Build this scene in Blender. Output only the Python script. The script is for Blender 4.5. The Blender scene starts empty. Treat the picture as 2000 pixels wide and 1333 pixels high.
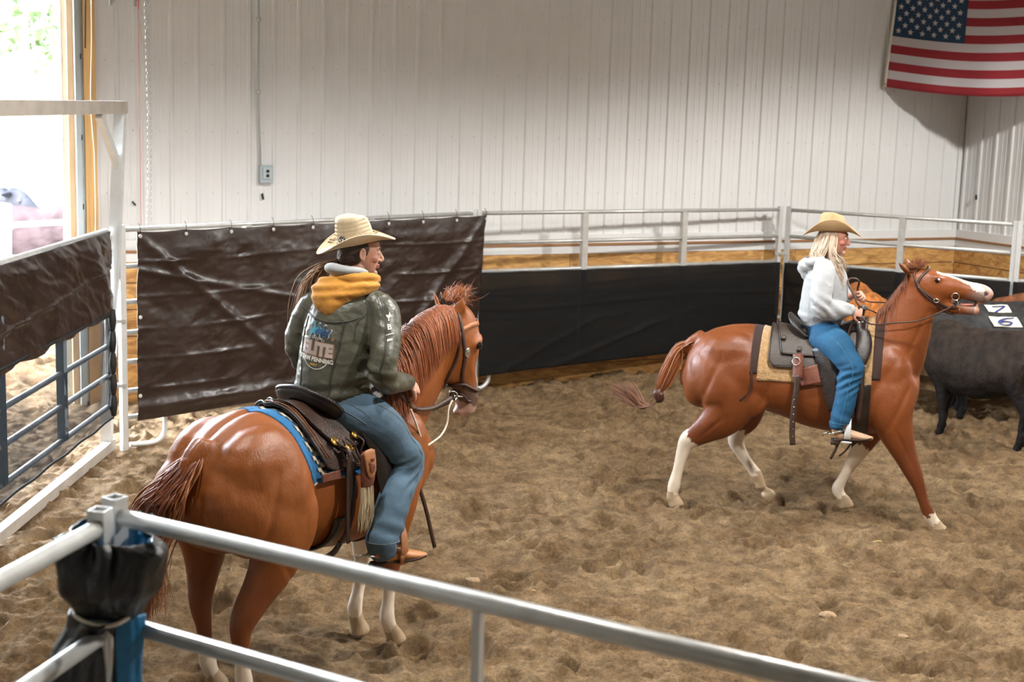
import bpy, bmesh, math, random
import numpy as np
from mathutils import Vector, Matrix
from mathutils.bvhtree import BVHTree
PI = math.pi
random.seed(7); RNG = np.random.RandomState(11)
SC = bpy.context.scene
COL = SC.collection

# ------------------------------------------------------------------ camera
CAMH, FPX, PITCH, ROLL = 3.0, 2778.0, math.radians(9.44), 0.03
Fv = Vector((0, math.cos(PITCH), -math.sin(PITCH))); U0 = Vector((0, math.sin(PITCH), math.cos(PITCH))); R0 = Vector((1, 0, 0))
Rv = R0*math.cos(ROLL) + U0*math.sin(ROLL); Uv = -R0*math.sin(ROLL) + U0*math.cos(ROLL)
cam_d = bpy.data.cameras.new('camera'); cam = bpy.data.objects.new('camera', cam_d); COL.objects.link(cam)
cam_d.sensor_width = 36; cam_d.lens = FPX/2000*36; cam_d.clip_end = 400
m = Matrix((Rv, Uv, -Fv)).transposed().to_4x4(); m.translation = Vector((0, 0, CAMH)); cam.matrix_world = m
cam_d.dof.use_dof = True; cam_d.dof.focus_distance = 8.2; cam_d.dof.aperture_fstop = 3.2
SC.camera = cam

# ------------------------------------------------------------------ world, light, exposure
SC.view_settings.view_transform = 'Standard'; SC.view_settings.look = 'None'
SC.view_settings.exposure = 0.0; SC.view_settings.gamma = 1.0; SC.view_settings.use_curve_mapping = False
w = bpy.data.worlds.new('sky'); SC.world = w; w.use_nodes = True
nt = w.node_tree; bg = nt.nodes['Background']
sky = nt.nodes.new('ShaderNodeTexSky'); sky.sky_type = 'NISHITA'; sky.sun_disc = False
sky.sun_elevation = math.radians(38); sky.sun_rotation = math.radians(200); sky.air_density = 1.2; sky.dust_density = 3.0
hs = nt.nodes.new('ShaderNodeHueSaturation'); hs.inputs['Saturation'].default_value = 0.45
nt.links.new(sky.outputs[0], hs.inputs['Color']); nt.links.new(hs.outputs[0], bg.inputs[0]); bg.inputs[1].default_value = 19.0

def lamp(name, kind, loc, target, energy, color=(1, 1, 1), size=0.3, spot=None, blend=0.6):
    L = bpy.data.lights.new(name, kind); L.energy = energy; L.color = color
    if kind == 'AREA': L.shape = 'DISK'; L.size = size
    elif kind == 'SUN': L.angle = size
    else: L.shadow_soft_size = size
    if kind == 'SPOT': L.spot_size = math.radians(spot); L.spot_blend = blend
    o = bpy.data.objects.new(name, L); COL.objects.link(o); o.location = loc
    o.rotation_euler = (Vector(target)-Vector(loc)).to_track_quat('-Z', 'Y').to_euler()
    return o
WARM = (1.0, 0.975, 0.935)
# high-bay lamps of the arena, hung under the roof outside the frame
LAMPS = [((2.0, 8.8, 5.3), 900), ((7.0, 12.2, 5.3), 1250), ((-1.6, 6.3, 5.3), 620), ((3.6, 5.9, 5.3), 1100)]
for loc, e in LAMPS: lamp('high_bay_light', 'SPOT', loc, (loc[0], loc[1]+.001, 0), e, WARM, 0.13, 152, 0.25)
lamp('sun', 'SUN', (-6, 18, 12), (-9, 24, 0), 2.5, (1, 0.97, 0.92), 0.02)
# daylight through the big door opening left of the frame

# ------------------------------------------------------------------ helpers
def ray(x, y): return Fv + Rv*((x-1000)/FPX) - Uv*((y-666.5)/FPX)
def ground(x, y, z=0.0):
    d = ray(x, y); t = (z-CAMH)/d.z; return Vector((0, 0, CAMH)) + d*t
def depth(x, y, Y):
    d = ray(x, y); return Vector((0, 0, CAMH)) + d*(Y/d.y)
def tag(o, label=None, cat=None, group=None, kind=None):
    if label: o['label'] = label
    if cat: o['category'] = cat
    if group: o['group'] = group
    if kind: o['kind'] = kind
    return o
def empty(name, loc, rz=0.0, label=None, cat=None, group=None):
    o = bpy.data.objects.new(name, None); COL.objects.link(o); o.location = loc; o.rotation_euler = (0, 0, rz)
    o.empty_display_size = 0.1
    return tag(o, label, cat, group)
def link(name, me, mat=None, parent=None, smooth=True):
    o = bpy.data.objects.new(name, me); COL.objects.link(o)
    if mat is not None and not me.materials: me.materials.append(mat)
    if smooth:
        me.polygons.foreach_set('use_smooth', [True]*len(me.polygons))
    if parent is not None: o.parent = parent
    return o
def build(name, parts, mat=None, parent=None, smooth=True, mats=None):
    """parts: list of (verts, faces); one mesh object"""
    V = []; Fc = []; mi = []; n = 0
    for p in parts:
        v, f = p[0], p[1]
        V.extend([tuple(a) for a in v]); Fc.extend([tuple(i+n for i in a) for a in f]); n += len(v)
        mi.extend([p[2] if len(p) > 2 else 0]*len(f))
    me = bpy.data.meshes.new(name); me.from_pydata(V, [], Fc)
    if mats:
        for a in mats: me.materials.append(a)
        me.polygons.foreach_set('material_index', mi)
    me.update()
    return link(name, me, mat, parent, smooth)
def box(x0, x1, y0, y1, z0, z1):
    v = [(x0,y0,z0),(x1,y0,z0),(x1,y1,z0),(x0,y1,z0),(x0,y0,z1),(x1,y0,z1),(x1,y1,z1),(x0,y1,z1)]
    f = [(0,3,2,1),(4,5,6,7),(0,1,5,4),(1,2,6,5),(2,3,7,6),(3,0,4,7)]
    return v, f
def beam(a, b, w, h, up=(0,0,1)):
    """box bar from a to b, width w (sideways) height h"""
    a = Vector(a); b = Vector(b); t = (b-a).normalized(); up = Vector(up)
    s = t.cross(up)
    if s.length < 1e-4: s = t.cross(Vector((1,0,0)))
    s.normalize(); u = s.cross(t).normalized(); s = s*w/2; u = u*h/2
    v = [a-s-u, a+s-u, a+s+u, a-s+u, b-s-u, b+s-u, b+s+u, b-s+u]
    f = [(0,1,2,3),(7,6,5,4),(0,4,5,1),(1,5,6,2),(2,6,7,3),(3,7,4,0)]
    return v, f
def catmull(P, k):
    P = np.array(P, float)
    if k <= 1 or len(P) < 3: return P
    out = []
    n = len(P)
    for i in range(n-1):
        p0 = P[max(i-1, 0)]; p1 = P[i]; p2 = P[i+1]; p3 = P[min(i+2, n-1)]
        for j in range(k):
            t = j/k
            out.append(0.5*((2*p1)+(-p0+p2)*t+(2*p0-5*p1+4*p2-p3)*t*t+(-p0+3*p1-3*p2+p3)*t**3))
    out.append(P[-1]); return np.array(out)
def limb(pts, side=(0, 1, 0), n=20, k=4, egg=0.0, closed=True, cap=0.5):
    """pts: (x,y,z, r_inplane, r_side). Lofted tube, in-plane axis = tangent x side."""
    Q = catmull(pts, k); C = Q[:, :3]; ru = np.maximum(Q[:, 3], .0008); rv = np.maximum(Q[:, 4], .0008)
    T = np.gradient(C, axis=0); T /= np.linalg.norm(T, axis=1)[:, None]+1e-9
    S = np.array(side, float); S = S/np.linalg.norm(S)
    V = []; m = len(C)
    rings = []
    idx = list(range(m))
    def ring(c, t, a, b):
        v = S - t*(S@t); v /= np.linalg.norm(v)+1e-9; u = np.cross(t, v)
        r = []
        for j in range(n):
            an = 2*PI*j/n; r.append(c + u*a*math.cos(an) + v*b*math.sin(an)*(1-egg*math.cos(an)))
        return r
    if closed:   # domed ends
        for fr in (0.45, 0.8): rings.append(ring(C[0]-T[0]*ru[0]*cap*(1-fr), T[0], ru[0]*fr, rv[0]*fr))
    for i in idx: rings.append(ring(C[i], T[i], ru[i], rv[i]))
    if closed:
        for fr in (0.8, 0.45): rings.append(ring(C[-1]+T[-1]*ru[-1]*cap*(1-fr), T[-1], ru[-1]*fr, rv[-1]*fr))
    V = [p for r in rings for p in r]; Fc = []
    for i in range(len(rings)-1):
        for j in range(n):
            a = i*n+j; b = i*n+(j+1) % n; Fc.append((a, b, b+n, a+n))
    Fc.append(tuple(range(n-1, -1, -1))); Fc.append(tuple((len(rings)-1)*n+j for j in range(n)))
    return V, Fc
def tube(pts, r, n=8, k=1, taper=None):
    """round tube along points, parallel transport frame"""
    P = catmull(pts, k); m = len(P)
    T = np.gradient(P, axis=0); T /= np.linalg.norm(T, axis=1)[:, None]+1e-9
    u = np.cross(T[0], [0, 0, 1.0]);
    if np.linalg.norm(u) < 1e-3: u = np.cross(T[0], [1.0, 0, 0])
    u /= np.linalg.norm(u)
    rr = np.full(m, r) if np.isscalar(r) else np.interp(np.linspace(0, 1, m), np.linspace(0, 1, len(r)), r)
    V = []
    for i in range(m):
        u = u - T[i]*(u@T[i]); u /= np.linalg.norm(u)+1e-9; v = np.cross(T[i], u)
        for j in range(n):
            a = 2*PI*j/n; V.append(P[i]+(u*math.cos(a)+v*math.sin(a))*rr[i])
    Fc = [(i*n+j, i*n+(j+1) % n, (i+1)*n+(j+1) % n, (i+1)*n+j) for i in range(m-1) for j in range(n)]
    Fc.append(tuple(range(n-1, -1, -1))); Fc.append(tuple((m-1)*n+j for j in range(n)))
    return V, Fc
def strap(pts, w, t, nrm, k=4):
    """flat strap: width along nrm x tangent, thickness along nrm (nrm: function or vector)"""
    P = catmull(pts, k); m = len(P); T = np.gradient(P, axis=0); T /= np.linalg.norm(T, axis=1)[:, None]+1e-9
    V = []
    for i in range(m):
        N = np.array(nrm(P[i]) if callable(nrm) else nrm, float); N = N-T[i]*(N@T[i]); N /= np.linalg.norm(N)+1e-9
        B = np.cross(T[i], N)
        for a, b in ((-1,-1),(1,-1),(1,1),(-1,1)): V.append(P[i]+B*a*w/2+N*b*t/2)
    Fc = [(i*4+j, i*4+(j+1) % 4, (i+1)*4+(j+1) % 4, (i+1)*4+j) for i in range(m-1) for j in range(4)]
    Fc += [(3,2,1,0), tuple((m-1)*4+j for j in range(4))]
    return V, Fc
def ball(c, r, rot=None, n=16):
    """ellipsoid; r scalar or 3; rot = Matrix 3x3"""
    r = np.array([r]*3 if np.isscalar(r) else r, float); V = []; Fc = []; h = n//2
    Rm = np.array(rot) if rot is not None else np.eye(3)
    V.append(Rm@(np.array([0,0,1])*r)+c)
    for i in range(1, h):
        a = PI*i/h
        for j in range(n):
            b = 2*PI*j/n; V.append(Rm@(np.array([math.sin(a)*math.cos(b), math.sin(a)*math.sin(b), math.cos(a)])*r)+np.array(c))
    V.append(Rm@(np.array([0,0,-1])*r)+c)
    for j in range(n): Fc.append((0, 1+j, 1+(j+1) % n))
    for i in range(h-2):
        for j in range(n): Fc.append((1+i*n+j, 1+(i+1)*n+j, 1+(i+1)*n+(j+1) % n, 1+i*n+(j+1) % n))
    L = len(V)-1
    for j in range(n): Fc.append((L, 1+(h-2)*n+(j+1) % n, 1+(h-2)*n+j))
    return V, Fc
def xf(part, M):
    M = Matrix(M) if not isinstance(M, Matrix) else M
    return [tuple(M @ Vector(v)) for v in part[0]], part[1]
def torus(c, R, r, nrm=(0, 1, 0), n=24, k=8, sq=(1, 1)):
    N = Vector(nrm).normalized(); q = N.to_track_quat('Z', 'Y').to_matrix(); V = []; Fc = []
    for i in range(n):
        a = 2*PI*i/n
        for j in range(k):
            b = 2*PI*j/k; p = Vector(((R+r*math.cos(b))*math.cos(a)*sq[0], (R+r*math.cos(b))*math.sin(a)*sq[1], r*math.sin(b)))
            V.append(q@p+Vector(c))
            Fc.append((i*k+j, ((i+1) % n)*k+j, ((i+1) % n)*k+(j+1) % k, i*k+(j+1) % k))
    return V, Fc
def rotz(a): return Matrix.Rotation(a, 4, 'Z')
# ---- numpy noise
_H = RNG.rand(64, 64, 64)
def vnoise(p):
    p = np.asarray(p, float); i = np.floor(p).astype(int); f = p-i; f = f*f*(3-2*f); i &= 63; j = (i+1) & 63
    x0, y0, z0 = i[..., 0], i[..., 1], i[..., 2]; x1, y1, z1 = j[..., 0], j[..., 1], j[..., 2]; fx, fy, fz = f[..., 0], f[..., 1], f[..., 2]
    a = _H[x0,y0,z0]*(1-fx)+_H[x1,y0,z0]*fx; b = _H[x0,y1,z0]*(1-fx)+_H[x1,y1,z0]*fx
    c = _H[x0,y0,z1]*(1-fx)+_H[x1,y0,z1]*fx; d = _H[x0,y1,z1]*(1-fx)+_H[x1,y1,z1]*fx
    return ((a*(1-fy)+b*fy)*(1-fz)+(c*(1-fy)+d*fy)*fz)*2-1
def fbm(p, o=4, g=0.5):
    p = np.asarray(p, float); s = 0; a = 1.0
    for k in range(o): s = s+vnoise(p*(2**k)+17.3*k)*a; a *= g
    return s
def fuse(parts, voxel, it=6, fac=0.5):
    """fuse overlapping closed lofts into one continuous skin: returns a mesh"""
    tmp = build('tmp', parts)
    md = tmp.modifiers.new('r', 'REMESH'); md.mode = 'VOXEL'; md.voxel_size = voxel
    if it: s = tmp.modifiers.new('s', 'SMOOTH'); s.iterations = it; s.factor = fac
    dg = bpy.context.evaluated_depsgraph_get(); me = bpy.data.meshes.new_from_object(tmp.evaluated_get(dg))
    old = tmp.data; bpy.data.objects.remove(tmp); bpy.data.meshes.remove(old)
    me.materials.clear()
    return me
def co(me):
    a = np.empty(len(me.vertices)*3); me.vertices.foreach_get('co', a); return a.reshape(-1, 3)
def nrm(me):
    a = np.empty(len(me.vertices)*3); me.vertices.foreach_get('normal', a); return a.reshape(-1, 3)
def setco(me, a): me.vertices.foreach_set('co', np.ascontiguousarray(a).ravel()); me.update()
def displace(me, fn):
    p = co(me); n = nrm(me); setco(me, p+n*fn(p)[:, None])
def paint(me, rgb, name='coat'):
    at = me.color_attributes.new(name, 'FLOAT_COLOR', 'POINT'); n = len(me.vertices)
    c = np.ones((n, 4)); c[:, :3] = rgb; at.data.foreach_set('color', c.ravel())
def bvh(me): return BVHTree.FromPolygons([v.co.copy() for v in me.vertices], [tuple(p.vertices) for p in me.polygons])

# ------------------------------------------------------------------ materials
def lin(r, g, b):
    f = lambda c: (c/255/12.92) if c/255 <= .04045 else ((c/255+.055)/1.055)**2.4
    return (f(r), f(g), f(b), 1)
def mat(name, color, rough=0.6, metal=0.0, attr=None, var=0.0, vscale=8.0, bump=0.0, bscale=60.0, stretch=(1,1,1), sheen=0.0, coat=0.0, alpha=1.0, spec=0.5, detail=5.0, rvar=0.0):
    M = bpy.data.materials.new(name); M.use_nodes = True; N = M.node_tree; b = N.nodes['Principled BSDF']; L = N.links.new
    b.inputs['Roughness'].default_value = rough; b.inputs['Metallic'].default_value = metal
    b.inputs['Specular IOR Level'].default_value = spec
    b.inputs['Sheen Weight'].default_value = sheen; b.inputs['Coat Weight'].default_value = coat
    b.inputs['Base Color'].default_value = color; b.inputs['Alpha'].default_value = alpha
    src = None
    tc = N.nodes.new('ShaderNodeTexCoord'); mp = N.nodes.new('ShaderNodeMapping'); mp.inputs['Scale'].default_value = stretch
    L(tc.outputs['Object'], mp.inputs[0])
    if attr:
        at = N.nodes.new('ShaderNodeAttribute'); at.attribute_name = attr; src = at.outputs['Color']
    if var:
        nz = N.nodes.new('ShaderNodeTexNoise'); nz.inputs['Scale'].default_value = vscale; nz.inputs['Detail'].default_value = detail
        L(mp.outputs[0], nz.inputs['Vector'])
        mr = N.nodes.new('ShaderNodeMapRange'); mr.inputs[1].default_value = .3; mr.inputs[2].default_value = .7; mr.inputs[3].default_value = 1-var; mr.inputs[4].default_value = 1+var
        L(nz.outputs['Fac'], mr.inputs[0])
        mx = N.nodes.new('ShaderNodeVectorMath'); mx.operation = 'SCALE'
        if src is None: mx.inputs[0].default_value = color[:3]
        else: L(src, mx.inputs[0])
        L(mr.outputs[0], mx.inputs['Scale']); src = mx.outputs[0]
        if rvar:
            m2 = N.nodes.new('ShaderNodeMapRange'); m2.inputs[1].default_value = .3; m2.inputs[2].default_value = .7; m2.inputs[3].default_value = rough-rvar; m2.inputs[4].default_value = rough+rvar
            L(nz.outputs['Fac'], m2.inputs[0]); L(m2.outputs[0], b.inputs['Roughness'])
    if src is not None: L(src, b.inputs['Base Color'])
    if bump:
        n2 = N.nodes.new('ShaderNodeTexNoise'); n2.inputs['Scale'].default_value = bscale; n2.inputs['Detail'].default_value = detail
        L(mp.outputs[0], n2.inputs['Vector']); bp = N.nodes.new('ShaderNodeBump'); bp.inputs['Strength'].default_value = bump; bp.inputs['Distance'].default_value = 0.01
        L(n2.outputs['Fac'], bp.inputs['Height']); L(bp.outputs[0], b.inputs['Normal'])
    return M
M = {}
M['galv'] = mat('galvanised_steel', lin(190,190,186), .34, .35, var=.10, vscale=14, bump=.15, bscale=25)
M['whitemetal'] = mat('white_metal', lin(222,222,221), .4, .0, var=.02, vscale=3)
M['alu'] = mat('aluminium', lin(212,213,212), .36, .4, var=.06)
M['frame'] = mat('worn_timber_beam', lin(168,160,150), .75, 0, var=.12, vscale=6, stretch=(1,1,1), bump=.3, bscale=30)
M['brass'] = mat('brass', lin(176,134,62), .3, .9)
M['silver'] = mat('silver', lin(205,200,190), .25, .95)
M['grommet'] = mat('grommet_metal', lin(215,215,210), .3, .5)
M['white'] = mat('white_paint', lin(230,230,228), .5)
M['black'] = mat('black_plastic', lin(18,18,18), .5)
M['leather'] = mat('dark_saddle_leather', lin(62,44,34), .42, var=.25, vscale=14, bump=.35, bscale=120)
M['leather2'] = mat('black_saddle_leather', lin(36,28,25), .36, var=.25, vscale=12, bump=.3, bscale=120)
M['leathertan'] = mat('tan_leather', lin(150,96,56), .55, var=.2, vscale=18, bump=.3, bscale=140)
M['leatherred'] = mat('red_brown_leather', lin(104,56,38), .5, var=.2, vscale=18, bump=.3, bscale=140)
M['rein'] = mat('rein_leather', lin(58,36,26), .5, var=.2, vscale=20)
M['cord'] = mat('white_cord', lin(214,204,186), .8)
M['coat'] = mat('horse_coat', (1,1,1,1), .43, attr='coat', var=.12, vscale=6, bump=.22, bscale=120, stretch=(1,1,.35), sheen=.0, spec=.42, detail=6, rvar=.06)
M['hair'] = mat('hair_strands', (1,1,1,1), .48, attr='coat', sheen=.1)
M['cow'] = mat('cattle_coat', (1,1,1,1), .72, attr='coat', var=.5, vscale=16, bump=1.0, bscale=60, stretch=(1,1,.45), sheen=.0, spec=.25)
M['skin'] = mat('skin', lin(196,140,116), .5, attr='coat', var=.06, vscale=30, spec=.4)
M['eye'] = mat('eye', lin(18,12,10), .08)
M['eyewhite'] = mat('eye_white', lin(200,180,170), .2)
M['straw'] = mat('straw_hat', lin(206,188,156), .65, var=.06, vscale=60, bump=.4, bscale=300)
M['straw2'] = mat('tan_straw_hat', lin(176,144,104), .65, var=.12, vscale=90, bump=.4, bscale=300)
M['jacket'] = mat('leather_jacket', lin(74,73,60), .40, var=.25, vscale=9, bump=.38, bscale=30, spec=.5, rvar=.05)
M['mustard'] = mat('mustard_fleece', lin(184,126,42), .9, var=.08, vscale=12, bump=.3, bscale=150, sheen=.2)
M['greyfleece'] = mat('grey_fleece', lin(150,152,152), .9, bump=.3, bscale=150)
M['whitefleece'] = mat('pale_hoodie_fleece', lin(156,158,160), .92, var=.03, vscale=9, bump=.25, bscale=120, sheen=.2)
M['denim'] = mat('faded_denim', lin(74,98,116), .82, var=.22, vscale=7, bump=.3, bscale=260)
M['denim2'] = mat('blue_denim', lin(14,76,112), .8, var=.14, vscale=7, bump=.3, bscale=260)
M['stitch'] = mat('stitching', lin(120,132,136), .8)
M['boot'] = mat('tan_boot_leather', lin(168,112,66), .55, var=.12, vscale=20)
M['boot2'] = mat('pale_boot_leather', lin(184,150,120), .6, var=.12, vscale=20)
M['sole'] = mat('boot_sole', lin(60,44,34), .7)
M['fleecepad'] = mat('tan_fleece_pad', lin(168,134,92), .95, var=.25, vscale=40, bump=1.0, bscale=90, sheen=.3)
M['pad'] = mat('woven_wool_pad', (1,1,1,1), .9, attr='weave', bump=.8, bscale=160)
M['darkpad'] = mat('dark_brown_pad_binding', lin(52,34,28), .9, bump=.4, bscale=120)
M['tarp'] = mat('brown_tarp', lin(46,34,29), .30, var=.2, vscale=2.2, bump=.18, bscale=26, detail=8, rvar=.08, spec=.5)
M['greytag'] = mat('white_tag', lin(232,226,210), .7)
M['ink'] = mat('blue_ink', lin(52,70,140), .7)
# ================================================================== SETTING
TH = math.radians(64.5)
WD = Vector((math.sin(TH), math.cos(TH), 0)); NF = Vector((WD.y, -WD.x, 0)); W0 = Vector((-3.33, 13.9, 0))
SD = NF.copy(); CORNER = W0 + WD*9.92
def wp(s, off, z): return W0 + WD*s + NF*off + Vector((0, 0, z))
def sp(s, off, z): return CORNER + SD*s - WD*off + Vector((0, 0, z))     # side wall, off = into the room

# arena sand: displaced ground with hoof prints
GS = .022
def make_ground():
    xs = np.arange(-8.5, 9.5, GS); ys = np.arange(2.2, 19.6, GS)
    X, Y = np.meshgrid(xs, ys); P = np.stack([X, Y, X*0], -1)
    msk = np.clip(.55+.7*fbm(P*.8+9, 2), .15, 1.2)
    Z = .026*fbm(P*1.1, 3) + .034*fbm(P*3.1+5, 3) + .050*msk*(np.abs(fbm(P*6+3, 4))-.3) + .022*fbm(P*15, 2)*msk + .012*fbm(P*34, 2)
    rg = np.random.RandomState(5)
    def pit(cx, cy, r, d, ang, el):
        i0 = int((cx-.45+8.5)/GS); i1 = int((cx+.45+8.5)/GS); j0 = int((cy-.45-2.2)/GS); j1 = int((cy+.45-2.2)/GS)
        i0 = max(i0, 0); j0 = max(j0, 0); sl = (slice(j0, j1), slice(i0, i1))
        dx = X[sl]-cx; dy = Y[sl]-cy; c, s = math.cos(ang), math.sin(ang)
        q = np.sqrt(((dx*c+dy*s)/(r*el))**2+((-dx*s+dy*c)/r)**2)
        Z[sl] += -d*np.exp(-(q*.85)**4) + d*.50*np.exp(-((q-1.6)/.38)**2)*(.6+.4*np.cos(3*np.arctan2(dy, dx)+ang))
    for k in range(2300):
        cx = rg.uniform(-7.5, 8.5); cy = 3+15*rg.rand()**.8
        pit(cx, cy, rg.uniform(.03, .085), rg.uniform(.03, .085)*(.4+.9*rg.rand()), rg.uniform(0, PI), rg.uniform(1, 1.9))
    # drag marks left by a rake between the horses
    mk = np.exp(-(((X-1.2)/1.1)**2+((Y-8.0)/.9)**2)); Z += mk*.012*np.sin((X*.85+Y*1.3)*42)
    # sand banked against the wall boards
    dw = (X-W0.x)*NF.x+(Y-W0.y)*NF.y
    Z += .075*np.exp(-((dw-.10)/.40)**2)*(.25+.75*np.clip(.5+fbm(P*.9+40, 3), 0, 1.3))*np.clip((X+1.5)/1.5, .2, 1)
    Z -= .006 + .075*np.exp(-((dw-.0)/.9)**2)*np.clip((X+1.0)/1.0, 0, 1)
    n, m_ = X.shape; V = np.stack([X, Y, Z], -1).reshape(-1, 3)
    idx = np.arange(n*m_).reshape(n, m_)
    Fc = np.stack([idx[:-1, :-1], idx[:-1, 1:], idx[1:, 1:], idx[1:, :-1]], -1).reshape(-1, 4)
    me = bpy.data.meshes.new('floor'); me.vertices.add(len(V)); me.vertices.foreach_set('co', V.ravel())
    me.loops.add(Fc.size); me.loops.foreach_set('vertex_index', Fc.ravel().astype(np.int32))
    me.polygons.add(len(Fc)); me.polygons.foreach_set('loop_start', np.arange(0, Fc.size, 4, dtype=np.int32))
    me.update(calc_edges=True); me.validate()
    return me, (xs, ys, Z)
gme, GZ = make_ground()
def gz(x, y):
    i = int((x+8.5)/GS); j = int((y-2.2)/GS)
    if 0 <= j < GZ[2].shape[0] and 0 <= i < GZ[2].shape[1]: return float(GZ[2][j, i])
    return 0.0
S = bpy.data.materials.new('arena_sand'); S.use_nodes = True; N = S.node_tree; B = N.nodes['Principled BSDF']; L = N.links.new
B.inputs['Roughness'].default_value = .95; B.inputs['Specular IOR Level'].default_value = .15
tc = N.nodes.new('ShaderNodeTexCoord')
def nz(scale, det=6, rough=.6):
    n = N.nodes.new('ShaderNodeTexNoise'); n.inputs['Scale'].default_value = scale; n.inputs['Detail'].default_value = det; n.inputs['Roughness'].default_value = rough
    L(tc.outputs['Object'], n.inputs['Vector']); return n
r1 = N.nodes.new('ShaderNodeValToRGB'); a1 = nz(1.3, 7)
r1.color_ramp.elements[0].position = .34; r1.color_ramp.elements[0].color = lin(152,122,88)
r1.color_ramp.elements[1].position = .66; r1.color_ramp.elements[1].color = lin(192,161,122); L(a1.outputs['Fac'], r1.inputs[0])
a2 = nz(44, 8, .85); mr = N.nodes.new('ShaderNodeMapRange'); mr.inputs[1].default_value = .3; mr.inputs[2].default_value = .7; mr.inputs[3].default_value = .48; mr.inputs[4].default_value = 1.40
a5 = nz(7.5, 5, .65); m5 = N.nodes.new('ShaderNodeMapRange'); m5.inputs[1].default_value = .40; m5.inputs[2].default_value = .58; m5.inputs[3].default_value = .66; m5.inputs[4].default_value = 1.06; L(a5.outputs['Fac'], m5.inputs[0])
L(a2.outputs['Fac'], mr.inputs[0]); sc = N.nodes.new('ShaderNodeVectorMath'); sc.operation = 'SCALE'; L(r1.outputs[0], sc.inputs[0]); mm5 = N.nodes.new('ShaderNodeMath'); mm5.operation = 'MULTIPLY'; L(mr.outputs[0], mm5.inputs[0]); L(m5.outputs[0], mm5.inputs[1]); L(mm5.outputs[0], sc.inputs['Scale']); L(sc.outputs[0], B.inputs['Base Color'])
a3 = nz(55, 8, .8); bp = N.nodes.new('ShaderNodeBump'); bp.inputs['Strength'].default_value = 1.0; bp.inputs['Distance'].default_value = .03; L(a3.outputs['Fac'], bp.inputs['Height'])
a4 = nz(15, 6, .7); bp2 = N.nodes.new('ShaderNodeBump'); bp2.inputs['Strength'].default_value = 1.0; bp2.inputs['Distance'].default_value = .06; L(a4.outputs['Fac'], bp2.inputs['Height']); L(bp2.outputs[0], bp.inputs['Normal'])
L(bp.outputs[0], B.inputs['Normal'])
fl = link('floor', gme, S); tag(fl, kind='structure')
# outer sand beyond the modelled strip (behind the camera and the sides)
e1 = build('floor', [box(-16, 22, -10, 2.25, -.3, -.02), box(9.4, 22, 2.25, 22, -.3, -.02), box(-16, -8.4, 2.25, 11.0, -.3, -.02)], S, smooth=False); tag(e1, kind='structure')

# corrugated metal walls
def corrugated(name, P, s0, s1, z0, z1, phase=0.0, pitch=.254):
    prof = [(0, 0), (.013, .017), (.039, .017), (.052, 0), (.105, 0), (.110, .003), (.122, .003), (.127, 0), (.176, 0), (.181, .003), (.193, .003), (.198, 0)]
    pts = []; k = int(math.floor((s0-phase)/pitch))
    while True:
        for a, b in prof:
            s = phase+k*pitch+a-.052
            if s0 <= s <= s1: pts.append((s, b))
        k += 1
        if phase+k*pitch > s1+.3: break
    pts = [(s0, 0)]+pts+[(s1, 0)]
    V = []; Fc = []
    for s, b in pts: V += [P(s, b, z0), P(s, b, z1), P(s, -.06, z0), P(s, -.06, z1)]
    for i in range(len(pts)-1):
        a = i*4; c = a+4; Fc += [(a, c, c+1, a+1), (a+2, a+3, c+3, c+2), (a+1, c+1, c+3, a+3), (a, a+2, c+2, c)]
    n = (len(pts)-1)*4; Fc += [(0, 1, 3, 2), (n, n+2, n+3, n+1)]
    return V, Fc
ZR = 6.2
bw = build('wall_back', [corrugated('a', wp, -.74, 9.96, 1.2, ZR), corrugated('a', wp, -9.6, -4.9, .0, ZR), corrugated('a', wp, -4.9, -.74, 5.0, ZR),
     ([wp(-.74,-.01,0), wp(9.98,-.01,0), wp(9.98,-.01,1.25), wp(-.74,-.01,1.25)], [(0,1,2,3)])], M['whitemetal'], smooth=False)
tag(bw, kind='structure')
rw = build('wall_right', [corrugated('a', sp, 0.0, 24, 1.2, ZR, .1), ([sp(0,-.01,0), sp(24,-.01,0), sp(24,-.01,1.25), sp(0,-.01,1.25)], [(0,1,2,3)])], M['whitemetal'], smooth=False); tag(rw, kind='structure')
q = [W0+WD*-9.6, CORNER, CORNER+SD*24, W0+WD*-9.6+SD*24]
def wallslab(name, a, b):
    o = build(name, [([a, b, b+Vector((0,0,ZR)), a+Vector((0,0,ZR))], [(0,1,2,3)])], M['whitemetal'], smooth=False)
    tag(o, kind='structure'); sm = o.modifiers.new('t', 'SOLIDIFY'); sm.thickness = .1; sm.offset = 1
WM_save = M['whitemetal']; M['whitemetal'] = mat('grey_liner', lin(175,175,175), .8)
wallslab('wall_left', q[3], q[0]); wallslab('wall_front', q[2], q[3])
ce = build('ceiling', [([q[0]+Vector((0,0,ZR)), q[1]+Vector((0,0,ZR)), q[2]+Vector((0,0,ZR)), q[3]+Vector((0,0,ZR))], [(0,1,2,3)]),
     ([q[0]+Vector((0,0,ZR+.1)), q[1]+Vector((0,0,ZR+.1)), q[2]+Vector((0,0,ZR+.1)), q[3]+Vector((0,0,ZR+.1))], [(3,2,1,0)])], M['whitemetal'], smooth=False); tag(ce, kind='structure'); M['whitemetal'] = WM_save
# screws in the wall sheets, one trim
scr = []
for zz in (2.05, 2.65, 3.3, 3.95):
    for k in range(-2, 39): scr.append(ball(wp(k*.254-.052-.085, .003, zz), .006, n=6))
o = build('trim_5', scr, mat('screw_heads', lin(176,176,172), .5)); tag(o, kind='structure')
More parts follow.
